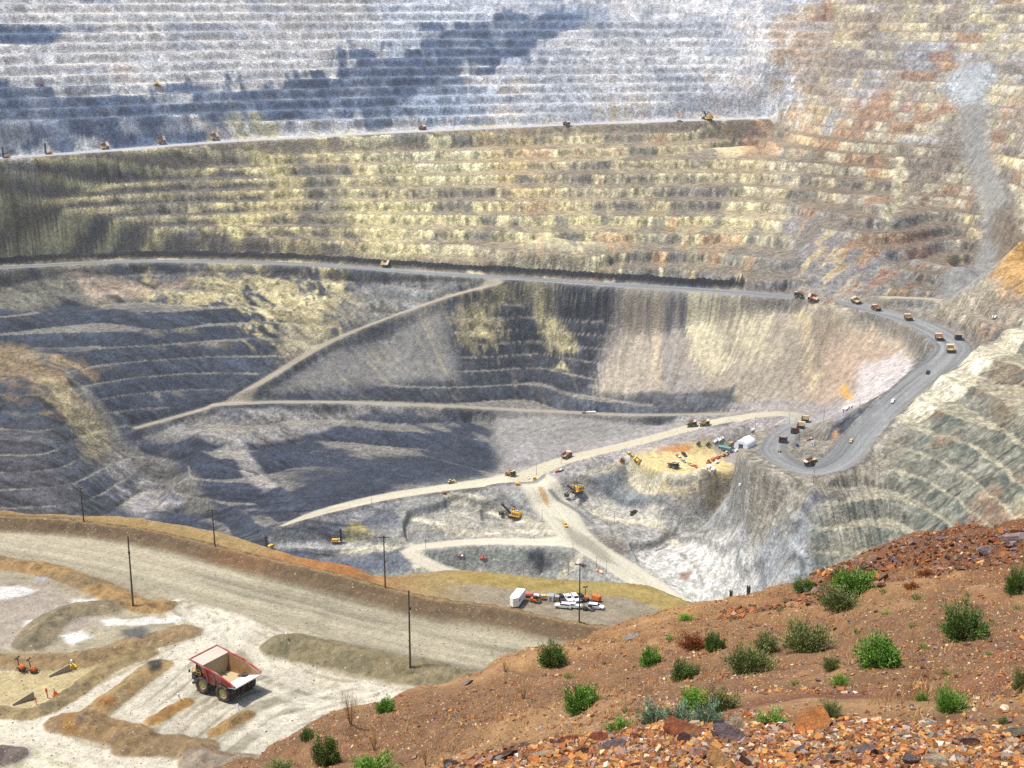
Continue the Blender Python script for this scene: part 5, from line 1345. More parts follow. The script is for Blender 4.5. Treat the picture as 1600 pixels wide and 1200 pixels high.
def make_grader():
    t = empty('road_grader')
    m = MB(); m.bar((0, -1, 1.7), (0, 5, 1.6), .6, .7); m.box(-1.1, 1.1, -5, -1.4, 1.1, 2.5, .1); m.build('frame', M['tan'], t)
    m = MB(); m.box(-.9, .9, -1.6, .2, 1.6, 3.6, .1); c = m.build('cab', M['yellow'], t); MB().box(-.92, .92, -1.3, -.1, 2.4, 3.3).build('window', M['glass'], c)
    m = MB(); m.bar((-2.3, 1.2, .5), (2.3, 2.6, .5), .2, .8); m.build('blade', M['dark'], t)
    car_wheels(t, (-1.2, 1.2), (-4.2, -2.5, 4.6), .75)
    return t
grader = make_grader()

def put(proto, g, px, py, dx, dy, lab, cat, group=None, s=1.0, swap=None, y0=0, fy=1.5, fx=.9):
    p = g.hit(px, py, y0); rz = heading(g, px, py, dx, dy, y0)
    o = spawn(proto, p, rz, lab, cat, group, s, swap); ground_fit(g, o, p, rz, fy * s, fx * s, 0.0); return o
toblack = {'white_paint': M['black']}; totan = {'white_paint': M['tan']}; togrey = {'white_paint': M['grey']}; tored = {'white_paint': M['redfar']}; toblue = {'white_paint': M['blue']}
PV = 'vehicles and gear parked on the platform behind the berm'
put(trailer, near, 809, 943, -7, 9, 'white enclosed cargo trailer with small window on the platform', 'trailer', PV, 0.92, fy=.8)
put(flat, near, 832, 934, 10, 1, 'low flatbed trailer loaded with red and white crates beside the cargo trailer', 'trailer', PV, 0.58)
put(loader, near, 836, 941, 8, 2, 'orange and black skid loader just right of the cargo trailer', 'loader', PV, 0.68)
put(gen, near, 851, 937, 8, 0, 'tan generator trailer second from the skid loader', 'generator', PV, 0.65, {'orange_paint': M['tan']})
put(shed, near, 861, 938, 3, -8, 'white hut with grey roof on the vehicle platform', 'shed', PV, 0.58, fy=1.0)
put(shed, near, 870, 938, 3, -8, 'small tan hut next to the white hut on the platform', 'shed', PV, 0.47, totan, fy=1.0)
put(pick, near, 877, 938, 5, 6, 'dark pickup parked nose out between the huts and the crate', 'pickup', PV, 0.72, toblack)
put(pick, near, 888, 938, 5, 6, 'white pickup in the back row beside the dark pickups', 'pickup', PV, .72)
put(suv, near, 899, 938, 5, 6, 'white car in the back row left of the crossarm pole', 'car', PV, .72)
put(pick, near, 908, 937, 5, 6, 'black pickup in the back row right of the crossarm pole', 'pickup', PV, 0.72, toblack)
put(lightp, near, 916, 938, 5, 6, 'light tower with orange cover in the back row of the platform', 'light tower', PV, .72)
put(gen, near, 932, 939, 6, 2, 'orange generator trailer at the far end of the back row', 'generator', PV, .72)
put(gen, near, 926, 945, 6, 2, 'black generator trailer at the platform end', 'generator', PV, 0.58, {'orange_paint': M['black']})
put(suv, near, 880, 950, -10, -1, 'white car in the front row beside the berm', 'car', PV, 0.76)
put(pick, near, 895, 950, -10, -1, 'white pickup in the front row behind the white car', 'pickup', PV, .72)
put(lightp, near, 914, 953, 5, 5, 'dark light tower lowered beside the front row', 'light tower', PV, 0.58, {'orange_paint': M['dark']})
put(loader, near, 921, 953, 6, 2, 'grey skid loader at the right end of the front row', 'loader', PV, 0.58, {'orange_paint': M['grey']})
put(suv, near, 931, 951, 9, 1, 'white car at the right end of the front row', 'car', PV, .72)

LG = 'gear standing in the muddy lot'
put(lightp, near, 34, 1046, 8, 3, 'leftmost light tower trailer with orange cover in the muddy lot', 'light tower', LG, .72)
put(lightp, near, 53, 1050, 8, 3, 'light tower trailer with orange cover next to the concrete slab', 'light tower', LG, .72)
def make_slab():
    t = empty('concrete_slab')
    MB().prism([(-3.2, 0), (3.2, 0), (3.0, 2.2), (-3.2, .6)], -.2, .2, 'y').build('panel', M['conc'], t)
    for x in (-2, 0, 2): MB().prism([(.2, 0), (1.3, 0), (.2, 1.1 + x * .2)], x - .1, x + .1).build('brace', M['conc'], t)
    return t
slab = make_slab()
for px, py, a, lab in [(94, 1053, 40, 'grey concrete slab leaning beside the light towers'), (37, 1097, 45, 'grey concrete slab by the red marker post')]:
    spawn(slab, near.hit(px, py), math.radians(a), lab, 'concrete slab', LG, .75)
def make_marker(c1, c2, base_):
    t = empty('marker_post')
    MB().cyl((0, 0, 0), (0, 0, 1.6), .12, n=10).build('post', c1, t); MB().cyl((0, 0, 1.5), (0, 0, 2.2), .25, .2, 10).build('cap', c2, t)
    if base_: m = MB(); m.box(-.9, .9, -.6, .6, 0, .35, .08); m.box(-.5, .5, -.4, .4, .35, .9, .1); m.build('foot', base_, t)
    return t
mk1 = make_marker(M['black'], M['white'], M['yellow']); mk2 = make_marker(M['redfar'], M['redfar'], None); mk3 = make_marker(M['white'], M['white'], None)
put(mk1, near, 113, 1044, 5, 5, 'white-capped post on a yellow pump skid at the lot edge', 'pump', LG)
put(mk1, near, 87, 1086, 5, 5, 'white-capped post on an orange skid near the red stake', 'pump', LG, .8, {'yellow_paint': M['orange']})
put(mk2, near, 75, 1091, 5, 5, 'red stake standing alone in the muddy lot', 'stake', LG)
put(mk2, near, 57, 1101, 5, 5, 'short red stake by the low dirt ridge', 'stake', LG, .7)
put(mk3, near, 283, 1094, 5, 5, 'thin white stake at the end of the left orange dirt strip', 'stake', LG, .9)
put(mk3, near, 375, 1113, 5, 5, 'thin white stake at the end of the right orange dirt strip', 'stake', LG, .9)
put(mk3, near, 451, 996, 5, 5, 'thin white stake on the long roadside mound', 'stake', LG, .8)

# ---- pit floor and pad
PP = 'vehicles parked on the yellow pad'
put(grader, pit, 986, 712, 10, 6, 'tan road grader parked first at the pad entrance', 'grader', PP, 1.25, y0=900)
put(dozer, pit, 996, 719, 10, 6, 'yellow bulldozer behind the grader at the pad entrance', 'bulldozer', PP, 1.5, y0=900)
put(loader, pit, 971, 719, 8, 0, 'small loader at the pad entrance corner', 'loader', PP, 1.5, y0=900)
for i, (px, py, pr, sw, s, lab) in enumerate([
    (1060, 714, flat, None, 1.2, 'flatbed trailer at the start of the pad diagonal row'), (1069, 712, pick, toblack, 1.8, 'black truck highest in the pad diagonal row'),
    (1068, 722, pick, togrey, 1.5, 'grey pickup second in the pad diagonal row'), (1078, 727, pick, totan, 1.5, 'tan pickup third in the pad diagonal row'),
    (1086, 730, pick, tored, 1.5, 'faded red pickup last in the pad diagonal row'),
    (1107, 724, loader, None, 1.7, 'orange loader at the head of the pad machine row'), (1114, 720, gen, None, 1.8, 'orange generator in the pad machine row'),
    (1122, 716, pick, tored, 1.7, 'dark red truck mid way along the pad machine row'), (1130, 713, dozer, None, 1.3, 'yellow bulldozer near the end of the pad machine row'),
    (1136, 711, loader, {'orange_paint': M['yellow']}, 1.5, 'yellow loader last in the pad machine row'), (1120, 724, suv, None, 1.5, 'white car behind the pad machine row'),
    (1137, 706, suv, None, 1.4, 'white car in front of the teal building, left one'), (1141, 706, suv, None, 1.4, 'white car in front of the teal building, right one'),
    (1150, 705, pick, None, 1.4, 'white pickup between the teal building and the tent'), (1119, 688, suv, None, 1.5, 'white car parked alone above the pad, left one'), (1126, 686, suv, None, 1.5, 'white car parked alone above the pad, right one'),
    (1091, 694, gen, {'orange_paint': M['black']}, 1.6, 'black generator beside the orange dirt heap'), (1106, 695, loader, {'orange_paint': M['dark']}, 1.5, 'dark loader right of the orange dirt heap')]):
    put(pr, pit, px, py, 8, 5 if i < 5 else -4, lab, {'pickup_truck': 'pickup', 'sport_utility_car': 'car', 'skid_loader': 'loader', 'generator_trailer': 'generator', 'bulldozer': 'bulldozer', 'flatbed_trailer': 'trailer'}[pr.name.split('.')[0]], PP, s, sw, y0=900)

def make_tent():
    t = empty('fabric_tent')
    n = 12; W, Ln, hh = 8.0, 11.0, 6.5
    arc = [(W * math.cos(math.pi * i / n), 2.0 + hh * math.sin(math.pi * i / n)) for i in range(n + 1)]
    m = MB()
    for k in range(5):
        y0, y1 = -Ln + k * 2 * Ln / 5, -Ln + (k + 1) * 2 * Ln / 5 - .12
        v = [(x, y0, z_) for x, z_ in arc] + [(x, y1, z_) for x, z_ in arc]
        m.add(v, [(i, i + 1, n + 2 + i, n + 1 + i) for i in range(n)])
    m.build('roof', M['fabric'], t, True)
    m = MB()
    for y in (-Ln + .1, Ln - .1): m.prism([(-W, 0)] + [(W, 0)] + arc, y - .1, y + .1, 'y')
    m.box(-W, -W + .2, -Ln, Ln, 0, 2.2); m.box(W - .2, W, -Ln, Ln, 0, 2.2)
    w = m.build('wall', M['fabric'], t); MB().box(-2.5, 2.5, -Ln - .08, -Ln - .02, 0, 5).build('door', M['dark'], w)
    return t
tent = make_tent()
spawn(tent, pit.hit(1164, 697, 900), heading(pit, 1164, 697, 10, -6, 900), 'big white arched fabric tent at the edge of the pad', 'tent')
def make_long(col, Ln, W, h, roof):
    t = empty('long_shed')
    m = MB(); m.box(-W, W, -Ln, Ln, 0, h); b = m.build('wall', col, t)
    m = MB(); m.prism([(-W - .3, h), (W + .3, h), (0, h + 1.1)], -Ln - .3, Ln + .3, 'y'); m.build('roof', roof, t)
    k = int(Ln / 1.6)
    for s in (-1, 1):
        for i in range(k): MB().box(s * W - .05, s * W + .05, -Ln + 1 + i * 3.1, -Ln + 2.6 + i * 3.1, 1.1, 2.4).build('window', M['glass'], b)
    MB().box(-.6, .6, -Ln - .06, -Ln, 0, 2.2).build('door', M['dark'], b)
    return t
long1 = make_long(M['teal'], 9.5, 3.0, 3.4, M['teal'])
spawn(long1, pit.hit(1131, 702, 900), heading(pit, 1131, 702, 10, 2, 900), 'long teal shed with dark windows on the pad', 'shed')
long2 = make_long(M['white'], 6.0, 2.0, 3.4, M['white'])
for px, py, lab in [(1107, 732, 'white mobile office, left of the pair at the pad corner'), (1114, 736, 'white mobile office, right of the pair at the pad corner')]:
    spawn(long2, pit.hit(px, py, 900), heading(pit, px, py, 6, -9, 900), lab, 'mobile office', 'mobile offices on the pad', .9)
for px, py, s, lab in [(1142, 694, .7, 'low cream cabin left of the white tent'), (1168, 685, .7, 'white cabin just behind the white tent'), (1176, 673, .55, 'small white cabin farthest up the pad')]:
    spawn(long2, pit.hit(px, py, 900), heading(pit, px, py, 10, -4, 900), lab, 'cabin', 'mobile offices on the pad', s, totan if 'cream' in lab else None)
for px, py, s, lab in [(1321, 642, 1.0, 'longer white substation trailer above the hairpin'), (1329, 637, .8, 'shorter white substation trailer above the hairpin')]:
    spawn(long2, pit.hit(px, py, 900), heading(pit, px, py, 10, -7, 900), lab, 'substation', 'substation trailers', s)
for px, py, dx, dy, pr, sw, s, lab, cat in [
    (1266, 688, 8, -4, flat, None, 1.3, 'dark flatbed trailer inside the hairpin', 'trailer'), (1271, 696, 8, -4, shed, None, 1.4, 'white hut inside the hairpin', 'shed'), (1245, 697, 4, 6, gen, {'orange_paint': M['blue']}, 1.6, 'blue generator inside the hairpin', 'generator'),
    (1218, 706, 2, 8, grader, None, .9, 'yellow grader following the queueing trucks into the hairpin', 'grader'), (1395, 628, 8, -8, pick, None, 1.5, 'white pickup on the straight haul road below the bend', 'pickup'),
    (1450, 583, 8, -8, pick, toblack, 1.6, 'dark pickup just below the wide road bend', 'pickup'), (1330, 690, 6, -8, pick, totan, 1.4, 'tan pickup on the straight haul road near the hairpin', 'pickup'),
    (825, 747, 6, 5, pick, None, 1.5, 'white pickup at the pit floor crossroads', 'pickup'), (883, 821, 5, 6, pick, {'white_paint': M['yellow']}, 1.7, 'yellow pickup on the main floor road', 'pickup'),
    (990, 803, 10, -3, dozer, {'yellow_paint': M['black']}, 1.4, 'black tracked machine on the grey pit floor', 'bulldozer'), (874, 737, 8, 0, flat, None, 1.3, 'red and white flatbed trailer beside the floor road', 'trailer'),
    (705, 755, 10, -1, dozer, {'yellow_paint': M['tan']}, 1.4, 'tan bulldozer on the left floor road', 'bulldozer'), (694, 770, 8, 0, gen, {'orange_paint': M['redfar']}, 1.3, 'red pump unit below the left floor road', 'pump'),
    (937, 893, 8, 3, flat, {'black_steel': M['yellow'], 'dark_steel': M['yellow']}, 1.1, 'yellow low barrier between the twin pit poles', 'barrier'),
    (911, 883, 6, 2, dozer, {'yellow_paint': M['dark']}, .8, 'dark machine on the rubble by the floor road', 'bulldozer'),
    (1555, 497, 10, 2, pick, None, 1.8, 'white pickup on the light track at the right', 'pickup'), (925, 646, 10, 0, long2, None, .7, 'white cabin on the long level bench', 'cabin'), (915, 646, 10, 0, flat, None, 1.2, 'red-loaded flatbed trailer on the long level bench', 'trailer'),
    (720, 868, 10, 0, flat, None, 1.1, 'dark flatbed trailer in the low loop of road', 'trailer'), (755, 871, 10, 0, pick, tored, 1.4, 'red pickup in the low loop of road', 'pickup'), (808, 757, 6, 0, shed, {'white_paint': M['yellow'], 'grey_paint': M['yellow']}, 1.3, 'yellow booth on the left of the floor crossroads', 'booth'),
    (836, 750, 6, 0, shed, {'white_paint': M['yellow'], 'grey_paint': M['yellow']}, 1.3, 'yellow booth on the right of the floor crossroads', 'booth'), (1062, 190, 8, 0, pick, togrey, 1.8, 'grey pickup near the far shovel', 'pickup'), (245, 132, 10, 0, dozer, None, 1.6, 'yellow bulldozer high on the pale upper wall road', 'bulldozer'), (64, 132, 10, 0, gen, {'orange_paint': M['redfar']}, 1.6, 'tiny red unit high on the upper wall road', 'generator'), (1158, 757, 8, 2, shed, None, 1.0, 'white hut on the slope under the hairpin', 'shed')]:
    put(pr, pit, px, py, dx, dy, lab, cat, None, s, sw, y0=900)

# ------------------------------------------------------------------ rocks, gravel and shrubs of the hillside
def rock_mesh(name, seed, n=2, sq=(1, .8, .6), cuts=7, mat=None):
    import bmesh
    r = np.random.default_rng(seed)
    bm = bmesh.new(); bmesh.ops.create_icosphere(bm, subdivisions=n, radius=1.0)
    planes = []
    for i in range(cuts):
        d = r.normal(size=3); d /= np.linalg.norm(d); planes.append((d, r.uniform(.28, .6)))
    off = r.uniform(0, 50)
    for v in bm.verts:
        p = np.array(v.co)
        for d, h in planes:
            e = p @ d - h
            if e > 0: p = p - d * e
        nz = 0.04 * (vnoise(np.array([p[0] * 3 + off]), np.array([p[1] * 3 + p[2] * 2.3]), seed)[0] - .5)
        p = p * (1 + nz) * np.array(sq)
        v.co = Vector(p)
    me = bpy.data.meshes.new(name); bm.to_mesh(me); bm.free()
    me.materials.append(mat)
    return me

def rock_mat():
    m, nt, b = new_mat('broken_rock'); L = nt.links; N = nt.nodes
    oi = N.new('ShaderNodeObjectInfo'); tc = N.new('ShaderNodeTexCoord')
    nz = N.new('ShaderNodeTexNoise'); nz.inputs['Scale'].default_value = 2.2; nz.inputs['Detail'].default_value = 8; nz.inputs['Roughness'].default_value = .7
    L.new(tc.outputs['Object'], nz.inputs['Vector'])
    nz2 = N.new('ShaderNodeTexNoise'); nz2.inputs['Scale'].default_value = 1.1; nz2.inputs['Detail'].default_value = 4
    L.new(tc.outputs['Object'], nz2.inputs['Vector'])
    mr = N.new('ShaderNodeMapRange'); mr.inputs[1].default_value = .3; mr.inputs[2].default_value = .7; mr.inputs[3].default_value = .55; mr.inputs[4].default_value = 1.45
    L.new(nz.outputs[0], mr.inputs[0])
    vm = N.new('ShaderNodeVectorMath'); vm.operation = 'SCALE'; L.new(oi.outputs['Color'], vm.inputs[0]); L.new(mr.outputs[0], vm.inputs['Scale'])
    mr2 = N.new('ShaderNodeMapRange'); mr2.inputs[1].default_value = .52; mr2.inputs[2].default_value = .62; mr2.inputs[4].default_value = .55
    L.new(nz2.outputs[0], mr2.inputs[0])
    mx = N.new('ShaderNodeMix'); mx.data_type = 'RGBA'; L.new(mr2.outputs[0], mx.inputs[0]); L.new(vm.outputs[0], mx.inputs[6]); mx.inputs[7].default_value = (.36, .19, .08, 1)
    L.new(mx.outputs[2], b.inputs['Base Color']); b.inputs['Roughness'].default_value = .85
    bp = N.new('ShaderNodeBump'); bp.inputs['Distance'].default_value = .12; L.new(nz.outputs[0], bp.inputs['Height']); L.new(bp.outputs[0], b.inputs['Normal'])
    return m
RM = rock_mat()
SHAPES = [rock_mesh('rock', 900 + i, 2 if i % 2 else 3, [(1.5, 1.2, .95), (1.7, 1.1, .7), (1.45, 1.3, 1.15), (1.6, 1.0, .9)][i % 4], 11, RM) for i in range(10)]
COLS = {'ochre': (206, 150, 84), 'rust': (168, 92, 50), 'cream': (228, 206, 168), 'white': (236, 228, 216), 'mauve': (142, 120, 122), 'maroon': (96, 56, 48), 'dark': (70, 56, 54), 'grey': (150, 148, 146), 'orange': (214, 136, 66), 'olive': (130, 128, 110)}
def rock(g, px, py, wpx, col, label, group=None, shape=None, h=1.0, rot=None, sink=.25):
    p = g.hit(px, py)
    s = wpx / FPX * np.linalg.norm(p) * 0.5
    i = random.randrange(10) if shape is None else shape
    o = bpy.data.objects.new('rock', SHAPES[i]); scene.collection.objects.link(o)
    o.scale = (s, s * random.uniform(.8, 1.1), s * h)
    o.rotation_euler = (random.uniform(-.35, .35), random.uniform(-.35, .35), random.uniform(-.5, .5) if rot is None else rot)
    o.location = (p[0], p[1], p[2] + s * h * (.55 - sink))
    o.color = (*(lin(COLS[col]) * .8), 1)
    return tag(o, label, 'rock', group)
for q in [
    (1017, 1136, 38, 'grey', 'pale grey wedge-shaped rock on the gravel edge by the sage', 0, 1.0), (1072, 1146, 78, 'rust', 'large rusty rock streaked with cream on the gravel edge', 1, .7), (1125, 1140, 26, 'dark', 'near-black rock squeezed between the rusty and cream rocks', 2, 1.2),
    (1150, 1137, 40, 'cream', 'tilted cream rock with sharp top on the gravel edge', 3, 1.6), (1265, 1139, 70, 'orange', 'long flat orange rock on the gravel edge', 5, .42), (1137, 1157, 46, 'mauve', 'mauve rock below the cream rock', 4, .8), (1118, 1152, 18, 'mauve', 'small mauve stone below the near-black rock', 6, 1.1),
    (1068, 1160, 28, 'maroon', 'dark maroon stone in front of the rusty rock', 7, .9), (1100, 1186, 24, 'olive', 'olive-grey stone low in the gravel', 8, .9), (1130, 1197, 60, 'ochre', 'big ochre rock cut by the lower picture edge', 1, .9), (1162, 1197, 24, 'maroon', 'dark maroon stone at the end of the big ochre rock', 2, 1.3),
    (1522, 1166, 40, 'maroon', 'dark red triangular rock right of the gravel middle', 3, .9), (1496, 1131, 18, 'maroon', 'dark maroon stone standing on the gravel crest', 2, 1.4), (1590, 1152, 46, 'olive', 'large olive and rust rock at the right edge', 0, 1.0), (1345, 1176, 44, 'mauve', 'flat mauve rock in the middle of the gravel', 5, .5),
    (1470, 1196, 46, 'cream', 'cream rock at the lower picture edge', 3, .8), (1420, 1193, 30, 'mauve', 'mauve-brown stone left of the lower cream rock', 7, .8), (1455, 1134, 30, 'white', 'pale stone pair on the gravel crest', 6, .8), (1200, 1135, 20, 'rust', 'small rusty stone on the crest right of the cream rock', 8, .9),
    (1250, 1174, 20, 'mauve', 'mauve stone standing upright in the gravel', 9, 1.2), (1515, 1185, 30, 'orange', 'orange stone low at the right of the gravel', 1, .7), (930, 1160, 40, 'rust', 'rusty slab at the left part of the gravel', 5, .7), (893, 1160, 40, 'rust', 'rust-brown rock left of the rusty slab', 3, .8),
    (785, 1186, 38, 'maroon', 'dark maroon slab near the left end of the gravel', 5, .7), (700, 1198, 26, 'dark', 'dark stone at the lower left tip of the gravel', 2, .8), (850, 1182, 40, 'cream', 'cream slab near the left end of the gravel', 5, .6), (960, 1172, 34, 'mauve', 'mauve slab in the left gravel', 4, .6)]:
    rock(bank, q[0], q[1], q[2], q[3], q[4], 'big rocks on the gravel edge', q[5], q[6])
names = list(COLS)
WORD = {'ochre': 'ochre', 'rust': 'rusty', 'cream': 'cream', 'white': 'white', 'mauve': 'mauve', 'maroon': 'maroon', 'dark': 'dark brown', 'grey': 'grey', 'orange': 'orange', 'olive': 'olive'}
MARKS = [(1017, 1136, 'the pale grey wedge rock'), (1072, 1146, 'the large rusty rock'), (1150, 1137, 'the tilted cream rock'), (1265, 1139, 'the long orange rock'), (1130, 1197, 'the big ochre rock'), (1522, 1166, 'the dark red triangular rock'), (1590, 1152, 'the large olive rock'),
         (1345, 1176, 'the flat mauve rock'), (1470, 1196, 'the lower cream rock'), (930, 1160, 'the rusty slab'), (785, 1186, 'the maroon slab'), (850, 1182, 'the cream slab'), (1375, 1030, 'the bright dome shrub'), (1507, 985, 'the large dark olive shrub'), (1258, 1000, 'the round olive shrub'),
         (1172, 1035, 'the sprawling olive shrub'), (907, 1095, 'the lone bright left shrub'), (1486, 1095, 'the low right shrub'), (1320, 930, 'the shrub pair near the crest'), (1064, 1115, 'the sage clump'), (602, 1105, 'the small crest shrub by the lot'), (582, 1195, 'the wide bottom shrub'), (862, 1025, 'the crest shrub by the road'),
         (1569, 872, 'the round orange boulder'), (1590, 845, 'the large mauve boulder'), (1352, 888, 'the first crest boulder'), (1446, 895, 'the rusty dry bush'), (1066, 1050, 'the gully shrub'), (726, 1071, 'the pale brown slab'), (985, 998, 'the grey weathered slab'), (1510, 850, 'the crest rubble middle')]
_seen = {}
def said(px, py, col, w, noun):
    size = 'tiny' if w < 8 else ('small' if w < 11 else ('medium' if w < 14 else 'bigger'))
    for d, x, y, nm in sorted(((px - x) ** 2 + (py - y) ** 2 * 3, x, y, nm) for x, y, nm in MARKS)[:3]:
        dx, dy = px - x, (py - y) * 1.7
        rel = ('right of' if dx > 0 else 'left of') if abs(dx) > abs(dy) else ('below' if dy > 0 else 'above')
        for far in ('just ', '', 'well '):
            if (far == 'just ') != (d < 900) and far != 'well ': continue
            lab = f'{size} {WORD[col]} {noun} {far}{rel} {nm}'
            if lab not in _seen: _seen[lab] = 1; return lab
    return None
def strew(g, n, gen, noun, group, hs):
    k = 0
    while k < n:
        px, py, w, c = gen(); lab = said(px, py, c, w, noun)
        if lab is None: k += 1; continue
        rock(g, px, py, w, c, lab, group, None, random.uniform(*hs)); k += 1
ex_, ey_ = [e[0] for e in edge], [e[1] for e in edge]; rx_, ry_ = [r_[0] for r_ in ridge], [r_[1] for r_ in ridge]
def g1():
    px = random.uniform(700, 1600); py = random.uniform(np.interp(px, ex_, ey_) + 4, 1200)
    return px, py, random.uniform(8, 17), random.choices(names, [4, 4, 4, 2, 4, 2, 1, 1.5, 2, 1])[0]
def g2():
    px = random.uniform(1250, 1600); py = np.interp(px, rx_, ry_) + abs(random.gauss(0, 1)) * np.interp(px, [1245, 1400, 1600], [8, 26, 32]) + 1
    return px, py, random.choice([6, 8, 9, 11, 13, 16]) * random.uniform(.8, 1.2), random.choices(['maroon', 'dark', 'rust', 'mauve', 'ochre'], [6, 4, 3, 3, .7])[0]
def g3():
    px = random.uniform(560, 1590); py = random.uniform(np.interp(px, rx_, ry_) + 6, min(np.interp(px, ex_, ey_) - 8, 1195))
    return px, py, random.uniform(5, 10), random.choices(['maroon', 'rust', 'mauve', 'cream', 'grey'], [4, 3, 3, 3, 1])[0]
strew(bank, 85, g1, 'stone in the gravel', 'fist-sized stones in the near gravel', (.6, 1.0))
strew(hill, 110, g2, 'rubble rock', 'rubble along the hill crest', (.6, 1.0))
rock(hill, 1569, 872, 17, 'orange', 'round orange boulder in the crest rubble', 'rubble along the hill crest', 2, 1.1)
rock(hill, 1590, 845, 34, 'mauve', 'large mauve boulder at the right end of the crest', 'rubble along the hill crest', 0, .8)
rock(hill, 1540, 866, 24, 'mauve', 'mauve boulder left of the round orange boulder', 'rubble along the hill crest', 4, .8)
rock(hill, 1352, 888, 20, 'maroon', 'dark boulder alone where the crest rubble begins', 'rubble along the hill crest', 2, .9)
rock(hill, 726, 1071, 22, 'mauve', 'flat pale brown slab on the lower hill crest above the road', None, 5, .7)
rock(hill, 985, 998, 26, 'grey', 'grey weathered slab on the hill crest by the road berm', None, 5, .6)
strew(hill, 55, g3, 'loose stone', 'loose stones on the open hillside', (.5, .9))

def gravel(name, g, n, ulim, ylim, size, cols, wts, label, near_w=0.0, lift=.2, mask=None):
    r = np.random.default_rng(len(name) + n)
    u = r.uniform(ulim[0], ulim[1], n * 2); y = np.sqrt(r.uniform(ylim[0] ** 2, ylim[1] ** 2, n * 2)) if near_w == 0 else r.uniform(ylim[0], ylim[1], n * 2)
    x = u * y
    if mask is not None: k = mask(x, y); x, y = x[k], y[k]
    x, y = x[:n], y[:n]; n = len(x)
    z_ = grid_heights(g, x, y)
    s = size[0] * np.exp(r.normal(0, size[1], n)); s = np.clip(s, size[0] * .4, size[0] * 4)
    corner = np.array([(a, b, c) for c in (-1, 1) for (a, b) in ((-1, -1), (1, -1), (1, 1), (-1, 1))], float)
    V = corner[None] * (1 + r.uniform(-.45, .25, (n, 8, 3))) * np.stack([np.ones(n), r.uniform(.55, 1, n), r.uniform(.35, .8, n)], -1)[:, None, :] * .5
    a = r.uniform(0, 6.28, n); b = r.normal(0, .45, n); c = r.normal(0, .45, n)
    def rot(V, i, j, t):
        ct, st = np.cos(t)[:, None], np.sin(t)[:, None]; W_ = V.copy(); W_[..., i] = V[..., i] * ct - V[..., j] * st; W_[..., j] = V[..., i] * st + V[..., j] * ct; return W_
    V = rot(rot(rot(V, 1, 2, b), 0, 2, c), 0, 1, a) * s[:, None, None]
    V += np.stack([x, y, z_ + s * lift], -1)[:, None, :]
    F = np.array([(3, 2, 1, 0), (4, 5, 6, 7), (0, 1, 5, 4), (1, 2, 6, 5), (2, 3, 7, 6), (3, 0, 4, 7)])
    Q_ = (F[None] + np.arange(n)[:, None, None] * 8).reshape(-1, 4).astype(np.int32)
    me = bpy.data.meshes.new(name); me.vertices.add(n * 8); me.vertices.foreach_set('co', V.astype(np.float32).ravel())
    me.loops.add(Q_.size); me.loops.foreach_set('vertex_index', Q_.ravel()); me.polygons.add(len(Q_))
    me.polygons.foreach_set('loop_start', np.arange(0, Q_.size, 4, dtype=np.int32)); me.polygons.foreach_set('loop_total', np.full(len(Q_), 4, np.int32)); me.polygons.foreach_set('use_smooth', np.zeros(len(Q_), bool)); me.update(calc_edges=True)
    at_ = me.attributes.new('col', 'FLOAT_COLOR', 'POINT')
    pal = np.array([lin(COLS[k]) for k in cols]); ci = r.choice(len(cols), n, p=np.array(wts) / sum(wts))
    cc = pal[ci] * r.uniform(.5, 1.1, (n, 1)) * .62 + lin((150, 112, 76)) * .34
    cc = np.repeat(np.c_[cc, np.ones(n)], 8, 0)
    at_.data.foreach_set('color', cc.astype(np.float32).ravel())
    me.materials.append(stone_mat)
    o = bpy.data.objects.new(name, me); scene.collection.objects.link(o); o['kind'] = 'stuff'; o['label'] = label; o['category'] = 'gravel'
    return o
stone_mat = terrain_mat('gravel_stone', 60.0, 20.0, 7.0, .15, .004, 80.0)
gravel('gravel', bank, 25000, (-.1, .44), (6.3, 8.75), (.0135, .65), names, [5, 4.5, 2.2, .7, 3.2, 2.6, 1.6, 1.0, 2.0, .8], 'ochre and rust gravel covering the lookout edge', 1, .08)
gravel('gravel', hill, 30000, (-.24, .44), (12, 44), (.028, .5), names, [4, 5, 2.2, .6, 4, 4, 1.5, .8, .6, .5], 'small stones strewn over the brown hillside', 1, .08, lambda x, y: vnoise(x / 2.5, y / 2.5, 8) * .7 + vnoise(x / .7, y / .7, 9) * .3 > .36)
gravel('gravel', hill, 2600, (.16, .44), (37, 46), (.08, .5), names, [.6, 4, .2, .05, 3, 6, 4, .5, .1, .3], 'coarse broken stone on the hill crest', 1, .15, lambda x, y: vnoise(x / 1.5, y / 1.5, 3) > .35)

# ---- shrubs
def leaf_mat(name, c, c2):
    m, nt, b = new_mat(name); L = nt.links; N = nt.nodes
    at_ = N.new('ShaderNodeAttribute'); at_.attribute_name = 'tone'
    mx = N.new('ShaderNodeMix'); mx.data_type = 'RGBA'; mx.inputs[6].default_value = (*(lin(c)), 1); mx.inputs[7].default_value = (*(lin(c2)), 1)
    L.new(at_.outputs['Fac'], mx.inputs[0]); L.new(mx.outputs[2], b.inputs['Base Color']); b.inputs['Roughness'].default_value = .7; b.inputs['Specular IOR Level'].default_value = .2
    return m
LM = {'green': leaf_mat('green_leaf', (70, 108, 42), (132, 172, 72)), 'dark': leaf_mat('dark_green_leaf', (62, 86, 42), (116, 142, 70)), 'olive': leaf_mat('olive_leaf', (86, 98, 54), (150, 158, 98)),
      'sage': leaf_mat('sage_leaf', (82, 108, 82), (142, 166, 138)), 'lime': leaf_mat('lime_leaf', (84, 124, 40), (150, 184, 76)), 'dry': leaf_mat('dry_twig', (120, 72, 44), (166, 112, 66)), 'straw': leaf_mat('straw', (168, 128, 80), (206, 172, 116))}
